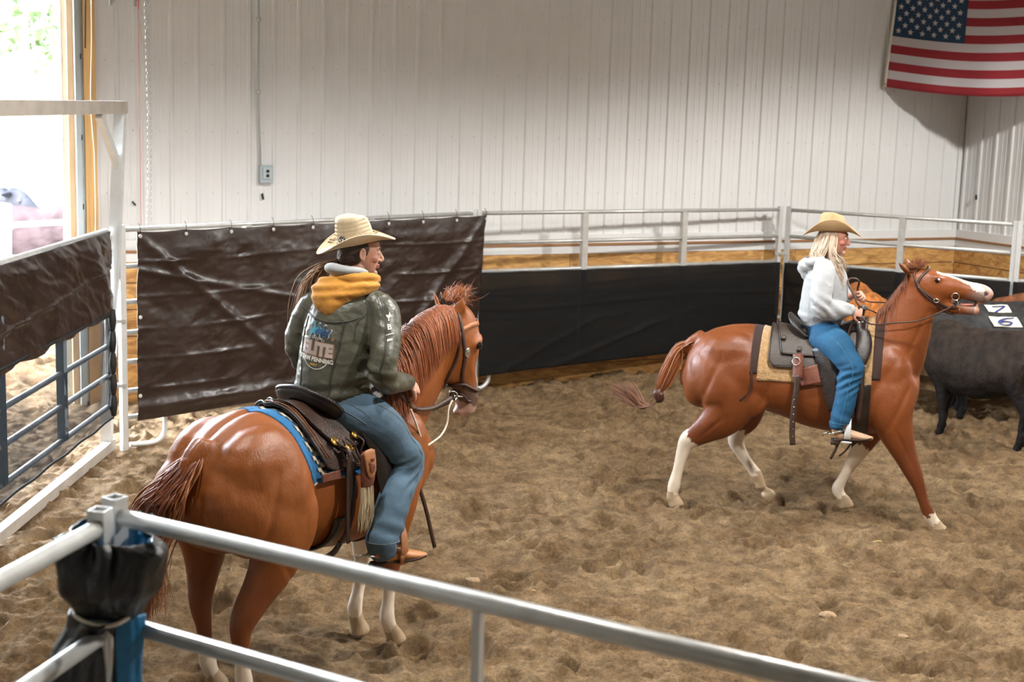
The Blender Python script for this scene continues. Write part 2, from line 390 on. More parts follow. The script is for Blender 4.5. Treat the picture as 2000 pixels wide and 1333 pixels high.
# timber wainscot planks along both walls, knots and grain in the material
wood = bpy.data.materials.new('pine_planks'); wood.use_nodes = True; N = wood.node_tree; B = N.nodes['Principled BSDF']; L = N.links.new
B.inputs['Roughness'].default_value = .65
tc = N.nodes.new('ShaderNodeTexCoord'); mp = N.nodes.new('ShaderNodeMapping'); L(tc.outputs['Object'], mp.inputs[0])
mp.inputs['Rotation'].default_value = (0, 0, -(PI/2-TH)); mp.inputs['Scale'].default_value = (.5, 4, 7)
n1 = N.nodes.new('ShaderNodeTexNoise'); n1.inputs['Scale'].default_value = 2.4; n1.inputs['Detail'].default_value = 6; n1.inputs['Distortion'].default_value = 1.2; L(mp.outputs[0], n1.inputs['Vector'])
rp = N.nodes.new('ShaderNodeValToRGB'); E = rp.color_ramp.elements; E[0].position = .3; E[0].color = lin(150,102,52); E[1].position = .62; E[1].color = lin(212,164,98); L(n1.outputs['Fac'], rp.inputs[0])
vo = N.nodes.new('ShaderNodeTexVoronoi'); vo.inputs['Scale'].default_value = 1.1; mp2 = N.nodes.new('ShaderNodeMapping'); mp2.inputs['Scale'].default_value = (1.0, 1.0, 2.3); L(tc.outputs['Object'], mp2.inputs[0]); L(mp2.outputs[0], vo.inputs['Vector'])
kr = N.nodes.new('ShaderNodeMapRange'); kr.inputs[1].default_value = .03; kr.inputs[2].default_value = .07; L(vo.outputs['Distance'], kr.inputs[0])
mx = N.nodes.new('ShaderNodeMix'); mx.data_type = 'RGBA'; mx.inputs[6].default_value = lin(96,56,28); L(kr.outputs[0], mx.inputs[0]); L(rp.outputs[0], mx.inputs[7]); L(mx.outputs[2], B.inputs['Base Color'])
M['wood'] = wood
def planks(name, P, s0, s1):
    pa = []
    for k in range(6):
        z0 = -.12+k*.262; z1 = z0+.252; th = .045 if k < 5 else .05
        a = s0; pos = [s0]
        x = s0+1.3+(k*1.7) % 2.6
        while x < s1: pos.append(x); x += 3.05
        pos.append(s1)
        for i in range(len(pos)-1):
            u, v = pos[i]+.003, pos[i+1]-.003
            V = [P(u,0,z0), P(v,0,z0), P(v,th,z0), P(u,th,z0), P(u,0,z1), P(v,0,z1), P(v,th,z1), P(u,th,z1)]
            pa.append((V, box(0,1,0,1,0,1)[1]))
    o = build(name, pa, M['wood'], smooth=False); tag(o, kind='structure')
    V = [P(s0,0,1.475), P(s1,0,1.475), P(s1,.075,1.475), P(s0,.075,1.475), P(s0,0,1.50), P(s1,0,1.50), P(s1,.075,1.50), P(s0,.075,1.50)]
    return V, box(0,1,0,1,0,1)[1]
c1 = planks('trim_1', wp, -.70, 9.95); c2 = planks('trim_2', sp, .05, 12)
o = build('trim_3', [c1, c2], mat('brown_cap_board', lin(146,104,66), .7), smooth=False); tag(o, kind='structure')
fl_ = []
for P, s0, s1 in ((wp, -.70, 9.95), (sp, .0, 12)):
    V = [P(s0,0,1.39), P(s1,0,1.39), P(s1,.062,1.39), P(s0,.062,1.39), P(s0,0,1.474), P(s1,0,1.474), P(s1,.062,1.474), P(s0,.062,1.474)]; fl_.append((V, box(0,1,0,1,0,1)[1]))
    V = [P(s0,0,1.50), P(s1,0,1.50), P(s1,.03,1.50), P(s0,.03,1.50), P(s0,0,1.60), P(s1,0,1.60), P(s1,.03,1.60), P(s0,.03,1.60)]; fl_.append((V, box(0,1,0,1,0,1)[1]))
V = [sp(0,.0,1.5), sp(.0,.06,1.5), sp(.06,.06,1.5), sp(.06,.0,1.5), sp(0,.0,ZR), sp(.0,.06,ZR), sp(.06,.06,ZR), sp(.06,.0,ZR)]
fl_.append(([wp(9.84,.0,1.5), wp(9.84,.025,1.5), wp(9.90,.025,1.5), wp(9.90,.0,1.5), wp(9.84,.0,ZR), wp(9.84,.025,ZR), wp(9.90,.025,ZR), wp(9.90,.0,ZR)], box(0,1,0,1,0,1)[1]))
o = build('trim_4', fl_, M['whitemetal'], smooth=False); tag(o, kind='structure')

# door opening: jamb boards, door track
def wbox(s0, s1, o0, o1, z0, z1):
    V = [wp(s0,o0,z0), wp(s1,o0,z0), wp(s1,o1,z0), wp(s0,o1,z0), wp(s0,o0,z1), wp(s1,o0,z1), wp(s1,o1,z1), wp(s0,o1,z1)]
    return V, box(0,1,0,1,0,1)[1]
ww = mat('jamb_pine', lin(214,172,112), .7, var=.14, vscale=5, stretch=(6,6,.5)); ww2 = mat('jamb_pine_dark', lin(204,170,130), .7, var=.1, vscale=5, stretch=(6,6,.5))
door = empty('door_1', wp(-.85, 0, 0)); tag(door, kind='structure')
def dchild(name, parts, mt):
    o = build(name, parts, mt, smooth=False); o.parent = door; o.matrix_parent_inverse = Matrix.Translation(-door.location); return o
dchild('jamb_board', [wbox(-.845,-.738,-.02,.06,0,5.1)], ww)
dchild('jamb_board', [wbox(-.985,-.925,-.16,-.02,0,5.1)], ww2)
dchild('door_track', [wbox(-.925,-.875,-.02,.05,0,5.1), wbox(-.875,-.845,-.02,.0,0,5.1), wbox(-1.03,-.985,-.16,-.10,0,5.1)], mat('track_steel', lin(196,206,208), .35, .5))
cl = []
for z in (1.9, 2.55, 3.3, 4.0): cl.append(wbox(-.878,-.868,.03,.055,z,z+.05))
dchild('track_bolt', cl, M['black'])
o = build('wire', [tube([wp(-.775,.07,4.6), wp(-.77,.08,3.6), wp(-.79,.075,2.9), wp(-.765,.075,2.3), wp(-.775,.07,1.2)], .006, 6, 6)], M['cord'], door); o.matrix_parent_inverse = Matrix.Translation(-door.location)
o = build('pull_cable', [tube([wp(-.80,.10,5.0), wp(-.835,.09,3.4)], .007, 6)], M['black'], door); o.matrix_parent_inverse = Matrix.Translation(-door.location)

# portal light: samples the daylight that comes in through the opening
pc = wp(-2.9, .05, 2.5); P_ = bpy.data.lights.new('door_portal', 'AREA'); P_.shape = 'RECTANGLE'; P_.size = 4.1; P_.size_y = 5.0; P_.cycles.is_portal = True
po = bpy.data.objects.new('door_portal', P_); COL.objects.link(po); po.location = pc; po.rotation_euler = NF.to_track_quat('-Z', 'Y').to_euler()

# ---- outdoors
grass = mat('pale_gravel_yard', lin(206,200,184), .9, var=.12, vscale=3)
o = build('yard', [([Vector((-60,12.4,-.22)), Vector((-4.2,13.15,-.22)), Vector((20,24.3,-.22)), Vector((20,90,-.22)), Vector((-60,90,-.22))], [(0,1,2,3,4)])], grass, smooth=False); tag(o, kind='structure')
meadow = mat('green_slope', lin(42,56,26), .9, var=.3, vscale=.6)
xs = np.linspace(-40, 10, 60); ys = np.linspace(34, 60, 30); V = []; 
for y in ys:
    for x in xs: V.append((x, y, max(0, (y-34)*.30)+.5*float(fbm(np.array([x*.2, y*.2, 0.]), 3))+(-.06 if y < 36 else 0)))
Fc = [(j*60+i, j*60+i+1, (j+1)*60+i+1, (j+1)*60+i) for j in range(29) for i in range(59)]
o = build('hillside', [(V, Fc)], meadow); tag(o, kind='structure')
leafm = mat('tree_foliage', lin(44,62,32), .7, var=.4, vscale=3)
def tree(x, y, z, h, r, seed, label):
    t = empty('tree', (x, y, z), 0, label, 'tree', 'trees on the slope outside the door'); rg = np.random.RandomState(seed)
    build('trunk', [limb([(0,0,-.3,.22,.22), (.1,0,h*.4,.16,.16), (0,.1,h*.8,.08,.08)], n=8)], mat('bark', lin(110,96,80), .9) if 'bark' not in M else M['bark'], t)
    pa = []
    V = []; Fc = []
    for k in range(2600):
        d = rg.normal(size=3); d /= np.linalg.norm(d); q_ = d*rg.rand()**.35*np.array([r, r, h*.42]); c = np.array([0, 0, h*.68])+q_*(1+.25*float(vnoise(d*2.5+seed)))
        a = rg.normal(size=3)*.09; b = rg.normal(size=3)*.09; n = len(V); V += [c-a, c+b, c+a, c-b]; Fc.append((n, n+1, n+2, n+3))
    build('foliage', [(V, Fc)], leafm, t, smooth=False)
M['bark'] = mat('bark', lin(110,96,80), .9)
tree(-14.5, 42, 2.0, 6.5, 2.4, 1, 'leafy green tree on the slope, at the left edge of the doorway')
tree(-10.0, 48, 3.4, 5.5, 2.0, 2, 'leafy green tree on the slope, nearest the door jamb')
# outdoor rail fence with rounded pipe corner
og = empty('pipe_gate', (-7.6, 19.2, 0), 0, 'bare pipe gate with a rounded corner in the sunny yard', 'gate')
c_ = depth(10, 495, 17.6); a_ = depth(45, 438, 17.6); b_ = depth(175, 434, 17.6)
def wchild(name, parts, mt, par, smooth=True):
    o = build(name, parts, mt, par, smooth); o.matrix_parent_inverse = Matrix.Translation(-par.location) if par.rotation_euler[2] == 0 else (Matrix.Translation(par.location) @ rotz(par.rotation_euler[2])).inverted(); return o
rim = [(c_.x, c_.y, 0), (c_.x, c_.y, c_.z), (c_.x+.02, c_.y, a_.z-.16), (c_.x+.09, c_.y, a_.z-.03), (a_.x+.06, a_.y, a_.z), (b_.x, b_.y, b_.z), (b_.x+1.6, b_.y, b_.z+.02)]
wchild('frame_pipe', [tube(rim, .035, 10, 5)], mat('pale_blue_pipe', lin(178,200,206), .5, .2), og)
wchild('rail', [tube([(c_.x, c_.y, z), (b_.x+1.6, b_.y, z)], .022, 8) for z in (.35, .65, .95)], M['galv'], og)
o = build('water_tank', [tube([depth(-40, 600, 17.9), depth(-40, 398, 17.9)], .38, 20)], M['white']); tag(o, 'white upright tank at the left edge of the doorway', 'tank')

# ================================================================== FENCES
RZ = [1.88, 1.57, 1.27, 1.01, .76, .51, .28]
def panel(a, b, label, group=None, stiles=(), rz=RZ, name='arena_panel', post=.052, ra=.0215, feet=(), posttop=.04, z0=0.0):
    a = Vector(a); b = Vector(b); a.z = b.z = 0; d = (b-a); Ln = d.length; ang = math.atan2(d.y, d.x)
    t = empty(name, a, ang, label, 'fence panel', group)
    for x in (0, Ln):
        pz = rz[0]+posttop
        V, Fc = box(x-post/2, x+post/2, -post/2, post/2, z0, pz)
        # open tube top: inner recess
        build('post', [hollow_post(x, 0, z0, pz, post)], M['alu'], t, smooth=False)
    for z in rz: build('rail', [tube([(post/2, 0, z), (Ln-post/2, 0, z)], ra, 12)], M['galv'], t)
    for s in stiles: build('stile', [box(Ln*s-.034, Ln*s+.034, -.028, .028, rz[-1]-.02, rz[0]-.012)], M['galv'], t, smooth=False)
    for x, dr in feet:
        build('foot', [tube([(x, 0, .30), (x, 0, .14), (x-dr*.03, 0, .07), (x-dr*.10, 0, .03), (x-dr*.22, 0, .03), (x-dr*.34, 0, .04)], .022, 10, 5)], M['alu'], t)
    return t
def hollow_post(x, y, z0, z1, w, th=.004):
    h = w/2; g = h-th; V = []
    for z, r in ((z0, h), (z1, h), (z1, g), (z1-.12, g)):
        V += [(x-r, y-r, z), (x+r, y-r, z), (x+r, y+r, z), (x-r, y+r, z)]
    Fc = [(3, 2, 1, 0)]
    for k in range(3):
        for j in range(4): a = k*4+j; b = k*4+(j+1) % 4; Fc.append((a, b, b+4, a+4))
    Fc.append((12, 13, 14, 15)); return V, Fc
A1 = ground(243, 880); A2 = Vector((-.41, 14.73, 0)); A3 = Vector((3.10, 16.72, 0)); A3b = Vector((3.20, 16.70, 0)); A4 = Vector((5.42, 15.42, 0)); A5 = Vector((6.85, 15.45, 0))
dd = (A2-A1).normalized()
panel(A1, A2-dd*.04, 'galvanised fence panel behind the brown tarp, between two square posts', stiles=(.31, .66), feet=((.40, 1),))
dd = (A3-A2).normalized()
panel(A2+dd*.03, A3, 'galvanised fence panel with black netting on its lower rails, behind the trotting horse', stiles=(.325, .655), feet=((.17, 1),))
panel(A3b, A4, 'galvanised fence panel at the right with black netting, behind the blond rider', stiles=(.52,))
panel(A4+Vector((.03,-.02,0)), A5, 'galvanised fence panel at the right edge of the picture, beyond the cattle')
for P_a, P_b, lab in ((A3, A3b, 'steel clamp joining two fence panels left of the blond rider'), (A1+Vector((-.12,-.03,0)), A1, 'steel clamp joining the gate post to the tarp panel')):
    t = []
    for z in ((.55, 1.10) if lab.endswith('panel') else (1.35, .6)):
        t.append(xf(box(-.03, (P_b-P_a).length+.03, -.038, .038, z, z+.03), Matrix.Translation((P_a.x, P_a.y, 0)) @ rotz(math.atan2(P_b.y-P_a.y, P_b.x-P_a.x))))
    t0 = empty('panel_clamp', (P_a.x, P_a.y, 0), math.atan2(P_b.y-P_a.y, P_b.x-P_a.x), lab, 'clamp')
    for z in ((.55, 1.10) if lab.endswith('panel') else (1.35, .6)): build('clamp_band', [box(-.03, (P_b-P_a).length+.03, -.038, .038, z, z+.03)], M['galv'], t0, False)

def cloth(TL, TR, BL, BR, nx, ny, fn, out):
    """sheet between four corners; fn(u,v)-> offset along out; returns verts, faces, and uv array"""
    TL, TR, BL, BR = [np.array(a, float) for a in (TL, TR, BL, BR)]; out = np.array(out, float)
    u, v = np.meshgrid(np.linspace(0, 1, nx), np.linspace(0, 1, ny))
    P = (TL*(1-u)[..., None]+TR*u[..., None])*(1-v)[..., None]+(BL*(1-u)[..., None]+BR*u[..., None])*v[..., None]
    off, dz = fn(u, v, P); P = P+out*off[..., None]; P[..., 2] += dz
    idx = np.arange(nx*ny).reshape(ny, nx)
    Fc = np.stack([idx[:-1, :-1], idx[1:, :-1], idx[1:, 1:], idx[:-1, 1:]], -1).reshape(-1, 4)
    return P.reshape(-1, 3), Fc.tolist(), (u.ravel(), v.ravel())
def sheet(name, corners, nx, ny, fn, out, mt, label, cat, thick=.003):
    V, Fc, uv = cloth(*corners, nx, ny, fn, out)
    o = build(name, [(V, Fc)], mt); sm = o.modifiers.new('t', 'SOLIDIFY'); sm.thickness = thick
    return tag(o, label, cat), V.reshape(ny, nx, 3)
# big brown tarp on the panel left of centre
P1n = Vector(((A2-A1).y, -(A2-A1).x, 0)).normalized(); off1 = P1n*.055
def tarpfn(nt_, seed, rails=True):
    def fn(u, v, P):
        q_ = np.stack([u*7+seed, v*2.6, u*0], -1)
        w_ = .022*fbm(q_, 4) + .012*(1-np.abs(fbm(np.stack([u*9+v*5, v*6-u*3, u*0+seed], -1), 4)))
        w_ = w_ + .012*np.abs(np.sin(u*PI*nt_))**.6*np.exp(-v*5)              # scallops between grommets
        g = 0
        for z in (.155, .34, .51, .67, .83): g = g + np.exp(-((v-z-.012*np.sin(u*9))/.010)**2)   # rails pressing through
        w_ = w_ + .010*g*np.clip(.6+fbm(q_*1.7, 2), 0, 1)
        # diagonal stress folds from the corners
        w_ = w_ + .018*np.exp(-((v-u*2.0-.02)/.035)**2)*(u < .35) + .014*np.exp(-((v-.55*u-.2)/.02)**2)*(u < .5) + .02*np.exp(-(((1-u)*3-v)/.05)**2)
        w_ = w_ + .03*np.exp(-((v-.93)/.03)**2)*(.5+.5*np.sin(u*8))
        return w_*np.clip(v*8+.25, 0, 1), -.010*np.abs(np.sin(u*PI*nt_))*np.exp(-v*18)
    return fn
TL = A1+dd*0+off1+Vector((.10, .08, 1.865)); TL = (A1+(A2-A1)*.028)+off1; TL.z = 1.865; BL = (A1+(A2-A1)*.020)+off1*1.5; BL.z = .26
TR = A2+off1+Vector((.07,.04,0)); TR.z = 1.865; BR = A2+off1*1.5+Vector((-.05,0,0)); BR.z = .28
big, BV = sheet('brown_tarp', (TL, TR, BL, BR), 340, 130, tarpfn(9, 3), P1n, M['tarp'], 'large wrinkled brown tarp tied along the fence panel left of centre', 'tarp')
for k in range(10):
    i = min(int(k/9*339), 336)+2; p_ = BV[3, i]
    build('grommet', [torus(Vector(p_)+P1n*.006, .012, .006, P1n, 14, 6), ball(Vector(p_)+P1n*.006, (.010,.010,.010), n=8)], M['grommet'], big)
    build('zip_tie', [tube([Vector(p_)+P1n*.008, Vector((p_[0], p_[1], 1.90))+P1n*.005, Vector((p_[0], p_[1], 1.935))-P1n*.02], .003, 5, 3)], M['black'], big)
for v in (58, 112): p_ = BV[v, 2]; build('grommet', [torus(Vector(p_)+P1n*.006, .012, .006, P1n, 14, 6), ball(Vector(p_)+P1n*.006, (.010,.010,.010), n=8)], M['grommet'], big)

# black shade netting
def netmat(name, col, alpha):
    Mx = bpy.data.materials.new(name); Mx.use_nodes = True; N = Mx.node_tree; b = N.nodes['Principled BSDF']; L = N.links.new
    b.inputs['Base Color'].default_value = col; b.inputs['Roughness'].default_value = .75; b.inputs['Specular IOR Level'].default_value = .25
    tc = N.nodes.new('ShaderNodeTexCoord'); n = N.nodes.new('ShaderNodeTexNoise'); n.inputs['Scale'].default_value = 2.2; n.inputs['Detail'].default_value = 3; L(tc.outputs['Object'], n.inputs['Vector'])
    mr = N.nodes.new('ShaderNodeMapRange'); mr.inputs[1].default_value = .3; mr.inputs[2].default_value = .7; mr.inputs[3].default_value = alpha-.05; mr.inputs[4].default_value = alpha+.05
    L(n.outputs['Fac'], mr.inputs[0]); L(mr.outputs[0], b.inputs['Alpha']); return Mx
net = netmat('black_shade_net', lin(13,13,13), .84); netg = netmat('gate_shade_net', lin(44,54,64), .46)
def netfn(seed):
    def fn(u, v, P):
        w_ = .012*fbm(np.stack([u*5+seed, v*2, u*0], -1), 3)+.010*np.exp(-((v-1.0+u*1.6-.1)/.03)**2)*(v > .5)+.012*np.exp(-((v-1.25+u*1.1)/.025)**2)*(v > .6)+.005*(1-np.abs(fbm(np.stack([u*14+seed, v*5, u*0], -1), 3)))
        w_ = w_+.008*np.exp(-((v-.35-.02*np.sin(u*7))/.012)**2)
        return w_*np.clip(v*6, 0, 1), -.006*np.abs(np.sin(u*PI*8))*np.exp(-v*12)
    return fn
P2n = Vector(((A3-A2).y, -(A3-A2).x, 0)).normalized(); P3n = Vector(((A4-A3b).y, -(A4-A3b).x, 0)).normalized(); P4n = Vector(((A5-A4).y, -(A5-A4).x, 0)).normalized()
def quad(a, b, off, z0, z1, z0b=None, z1b=None):
    r = []
    for p_, z in ((a, z0), (b, z0b or z0), (a, z1), (b, z1b or z1)): q_ = p_+off; q_.z = z; r.append(q_)
    return r
n1, _ = sheet('shade_net', quad(A2+(A3-A2)*.01, A3, P2n*.055, 1.265, .17, None, .33), 200, 50, netfn(1), P2n, net, 'black shade net stretched low along the panel behind the trotting horse', 'net', .001)
n2, _ = sheet('shade_net', quad(A3b, A4, P3n*.055, 1.265, .3), 120, 40, netfn(4), P3n, net, 'black shade net on the panel behind the blond rider and cattle', 'net', .001)
n3, _ = sheet('shade_net', quad(A4, A5, P4n*.055, 1.265, .3), 80, 40, netfn(6), P4n, net, 'black shade net at the right edge, beyond the numbered cattle', 'net', .001)

# gate at the left
GX = -3.34; g0 = Vector((GX, 11.62, 0)); g1 = Vector((GX, 7.9, 0))
gt = empty('pen_gate', g0, -PI/2, 'grey tube gate at the left edge with tarp above and netting below', 'gate')
gl = 3.72; gz_ = [1.885, 1.58, 1.20, .93, .68, .42]
for x in (0.04, gl): build('end_tube', [tube([(x, 0, .40), (x, 0, 1.885)], .024, 12)], M['galv'], gt)
for z in gz_: build('rail', [tube([(.04, 0, z), (gl, 0, z)], .022, 12)], M['galv'], gt)
for x in (1.24, 2.52): build('stile', [box(x-.04, x+.04, -.03, .03, .42, 1.885)], mat('gate_stile_grey', lin(96,108,116), .6) if x == 1.24 else bpy.data.materials['gate_stile_grey'], gt, smooth=False)
def gq(y0, y1, z0a, z0b, z1a, z1b, off=.035): return [Vector((GX+off, y0, z0a)), Vector((GX+off, y1, z0b)), Vector((GX+off, y0, z1a)), Vector((GX+off, y1, z1b))]
def gfn(u, v, P):
    w_ = .02*fbm(np.stack([u*12+v*2, v*1.6, u*0], -1), 4)+.014*(1-np.abs(fbm(np.stack([u*16+v*7, v*4, u*0+7], -1), 3)))+.012*np.exp(-((v-.45-.3*u)/.02)**2)
    return w_*np.clip(v*6+.2, 0, 1), -.03*np.abs(np.sin(u*PI*5))*v*v
gtp, GV = sheet('brown_tarp', gq(11.58, 7.9, 1.885, 1.885, 1.21, 1.19), 220, 70, gfn, (1, 0, 0), M['tarp'], 'wrinkled brown tarp over the top half of the left gate', 'tarp')
gn, _ = sheet('shade_net', gq(11.56, 7.9, 1.25, 1.25, .33, .33, .028), 120, 40, netfn(9), (1, 0, 0), netg, 'see-through dark net over the bottom half of the left gate', 'net', .001)
hem = []
for k in range(5): y = 11.55; z0 = 1.24-k*.18; hem.append(limb([(GX+.05, y, z0, .022, .03), (GX+.05, y-.005, z0-.09, .032, .045), (GX+.05, y, z0-.17, .02, .025)], n=10))
hem.append(tube([(GX+.045, y, .335+.006*math.sin(y*9)) for y in np.linspace(11.55, 7.9, 30)], .010, 6))
hem.append(tube([(GX+.045, y, 1.215) for y in (11.5, 9.8, 7.9)], .012, 6))
build('rolled_hem', hem, mat('black_net_hem', lin(18,19,20), .7), gn)

# timber portal over the gate
pt = empty('gate_portal', (GX+.0, 11.70, 0), 0, 'square-section portal frame with diagonal brace over the left gate', 'gate frame')
PX = Vector((-3.405, 11.70, 0)); PT = Vector((-3.235, 11.70, 0))
wchild('post', [beam((PX.x, PX.y, 0), (PT.x, PX.y, 2.93), .085, .085, (0, 1, 0))], M['alu'], pt, False)
wchild('crossbeam', [beam((PT.x, PX.y+.04, 2.885), (PT.x-.02, 4.6, 2.885), .09, .10)], M['frame'], pt, False)
wchild('brace', [beam((PT.x, PX.y-.62, 2.83), (PT.x-.03, PX.y-.02, 2.42), .05, .07)], M['alu'], pt, False)
wchild('sill', [beam((PX.x+.03, PX.y+.06, .060), (PX.x-.02, 5.2, .050), .075, .08)], M['frame'], pt, False)
for z in (.6, 1.25, 1.80): wchild('hinge', [box(PX.x+.0, PX.x+.09, PX.y-.07, PX.y-.03, z, z+.04)], M['galv'], pt, False)

# near fence corner
NZ = 1.85
B0 = ground(240, 1012, NZ); B1 = ground(1560, 1322, NZ); dB = (B1-B0); dB.z = 0; dB.normalize()
B0.z = 0; Bend = B0 + dB*3.6
B0 = B0-dB*.03
panel(B0, Bend, 'near fence panel with bare steel rails crossing the bottom right foreground', stiles=(), rz=[1.85, 1.545, 1.27, 1.0, .74, .49, .26], posttop=.055, post=.05, ra=.0235)
nr = [o for o in COL.objects if o.get('label', '').startswith('near fence panel')][0]
sx = (ground(930, 1178, NZ)-Vector((B0.x, B0.y, NZ))).length
build('stile', [box(sx-.011, sx+.011, -.011, .011, .26, 1.84)], M['alu'], nr, smooth=False)
C0 = ground(196, 1030, NZ); C1 = ground(-60, 1168, NZ); dC = C1-C0; dC.z = 0; dC.normalize(); C0.z = 0
C0 = C0 - dC*.0
panel(C0, C0+dC*2.6, 'near fence panel in the bottom left corner, its rails running off the left edge', rz=[1.85, 1.545, 1.27, 1.0, .74, .49, .26], posttop=.05, post=.05, ra=.0235)
# tarp bundle tied around the two corner posts
mid = (B0+C0)/2; aw = (B0-C0); aw.z = 0; aw.normalize(); fw = Vector((-aw.y, aw.x, 0))
if fw.y < 0: fw = -fw
tb = empty('tied_tarp_bundle', (mid.x, mid.y, 0), 0, 'black and blue tarp bunched around the near corner posts and tied with white cord', 'tarp')
blk = mat('black_tarp_fabric', lin(20,21,23), .42, var=.3, vscale=20, bump=.5, bscale=60); blu = mat('blue_tarp_fabric', lin(22,104,150), .5, var=.35, vscale=10, bump=.4, bscale=40)
def ringcloth(levels, n, seed, a0=0, a1=2*PI, inner=0):
    """levels: (z, ra(along aw), rb(along fw), cx, cy, wr)"""
    Q = catmull(levels, 6); V = []; m_ = len(Q)
    for i, (z, ra, rb, cx, cy, wr) in enumerate(Q):
        for j in range(n):
            a = a0+(a1-a0)*j/(n-1); f_ = 1+wr*float(fbm(np.array([math.cos(a)*2.2+seed, math.sin(a)*2.2, z*3.5]), 3))-inner
            p_ = aw*(cx+ra*f_*math.cos(a)) + fw*(cy+rb*f_*math.sin(a))
            V.append((p_.x, p_.y, z+ .03*wr*math.sin(a*2+seed)))
    Fc = [(i*n+j, i*n+j+1, (i+1)*n+j+1, (i+1)*n+j) for i in range(m_-1) for j in range(n-1)]
    return V, Fc
lv = [(1.815,.150,.115,.02,.01,.30), (1.79,.170,.13,.02,.0,.30), (1.735,.165,.125,.0,0,.22), (1.68,.150,.115,-.01,0,.20), (1.64,.12,.095,.0,0,.18), (1.60,.085,.08,.0,.0,.15)]
lvb = [(1.60,.10,.085,.0,.0,.2), (1.55,.085,.075,.0,.03,.2), (1.48,.12,.09,.0,.05,.2), (1.30,.145,.10,.0,.06,.2), (.9,.15,.10,.0,.07,.2), (.3,.15,.10,0,.07,.2)]
o = build('collar', [ringcloth(lv, 90, 2)], blk, tb); sm = o.modifiers.new('t', 'SOLIDIFY'); sm.thickness = .006
o = build('lining', [ringcloth([(a-.004, b-.006, c-.006, d, e, f) for a, b, c, d, e, f in lv], 90, 2, inner=.03)], blu, tb)
o = build('drape_side', [ringcloth(lvb, 40, 5, -.55*PI, .10*PI), ringcloth(lvb, 40, 5, .55*PI, 1.40*PI)], blk, tb); sm = o.modifiers.new('t', 'SOLIDIFY'); sm.thickness = .006
o = build('blue_drape', [ringcloth([(a, b-.01, c-.012, d, e, f) for a, b, c, d, e, f in lvb], 110, 5, -.2*PI, 1.9*PI)], blu, tb); sm = o.modifiers.new('t', 'SOLIDIFY'); sm.thickness = .004
o = build('blue_flap', [ringcloth([(1.60,.06,.105,.005,.0,.1),(1.52,.055,.10,.0,.0,.1),(1.44,.05,.095,.0,.0,.1),(1.36,.045,.09,.0,.0,.1)], 16, 8, 1.12*PI, 1.45*PI)], blu, tb); sm = o.modifiers.new('t', 'SOLIDIFY'); sm.thickness = .004
tv = []
for k in range(40):
    a = 2*PI*k/39; p_ = aw*(.107*math.cos(a))+fw*(.092*math.sin(a)); tv.append((p_.x, p_.y, 1.615+.02*math.cos(a)+.006*math.sin(3*a)))
build('white_cord', [tube(tv, .006, 8)], M['cord'], tb)

# wall furniture
cd = empty('conduit', wp(.865, .03, 2.2), 0, 'thin grey conduit running down the metal wall to the outlet', 'conduit')
wchild('pipe', [tube([wp(.84,.045,2.3), wp(.82,.045,3.0), wp(.82,.045,6.0)], .011, 8)], mat('conduit_grey', lin(178,184,184), .5, .3), cd)
for z in (3.05, 3.75): wchild('pipe_clip', [tube([wp(.80,.045,z), wp(.84,.045,z)], .02, 8)], M['galv'], cd)
ob = empty('outlet_box', wp(.895, .03, 2.24), 0, 'small grey outdoor outlet box on the metal wall under the conduit', 'outlet')
wchild('housing', [wbox(.83, .96, .02, .085, 2.16, 2.33)], mat('box_grey', lin(168,180,184), .5, .2), ob, False)
wchild('cover', [wbox(.855, .945, .085, .10, 2.20, 2.31)], mat('box_cover', lin(186,196,198), .4, .2), ob, False)
wchild('socket', [wbox(.885, .915, .10, .104, 2.26, 2.29), wbox(.885, .915, .10, .104, 2.215, 2.245)], M['black'], ob, False)
# hoist chain, cord, door springs, hooks
ch = []
for k in range(150):
    z = 1.78+k*.03; s = -.285+.012*math.sin(k*.05); ch.append(torus(wp(s+(.012 if k % 2 else -.012), .16, z), .012, .004, NF if k % 2 else WD, 10, 5, (1, 1.3)))
tag(build('hoist_chain', ch, mat('chain_steel', lin(200,204,204), .35, .6)), 'long steel hoist chain hanging down the metal wall beside the doorway', 'chain')
tag(build('pull_cord', [tube([wp(-.355,.14,1.75), wp(-.355,.14,3.8)], .0035, 5), tube([wp(-.355,.14,3.78), wp(-.355,.14,5.4)], .009, 6)], mat('red_cord', lin(206,120,116), .6)), 'thin red pull cord hanging straight beside the hoist chain', 'cord')
for s, lab in ((-.60, 'galvanised hanger hook on the wall nearest the doorway, at the top edge'), (-.375, 'galvanised hanger hook right beside the red cord, at the top edge')):
    tag(build('hanger_bracket', [wbox(s-.012, s+.012, .10, .13, 3.80, 5.2), wbox(s+.012, s+.035, .11, .12, 3.83, 5.2)], M['galv'], smooth=False), lab, 'bracket')
for P, s, z, a, lab in ((wp, -.40, 1.955, .7, 'small black tilted clip on the wall beside the red cord'), (wp, .865, 2.02, .2, 'small black clip on the wall below the outlet box'), (sp, .35, 2.03, .1, 'small black clip on the right side wall below the flag')):
    p_ = P(s, .04, z); t_ = (WD if P is wp else SD); h_ = .024 if s < 0 else .03
    tag(build('wall_clip', [beam(p_-t_*math.sin(a)*h_+Vector((0,0,math.cos(a)*h_)), p_+t_*math.sin(a)*h_-Vector((0,0,math.cos(a)*h_)), .018, .018)], M['black'], smooth=False), lab, 'clip')

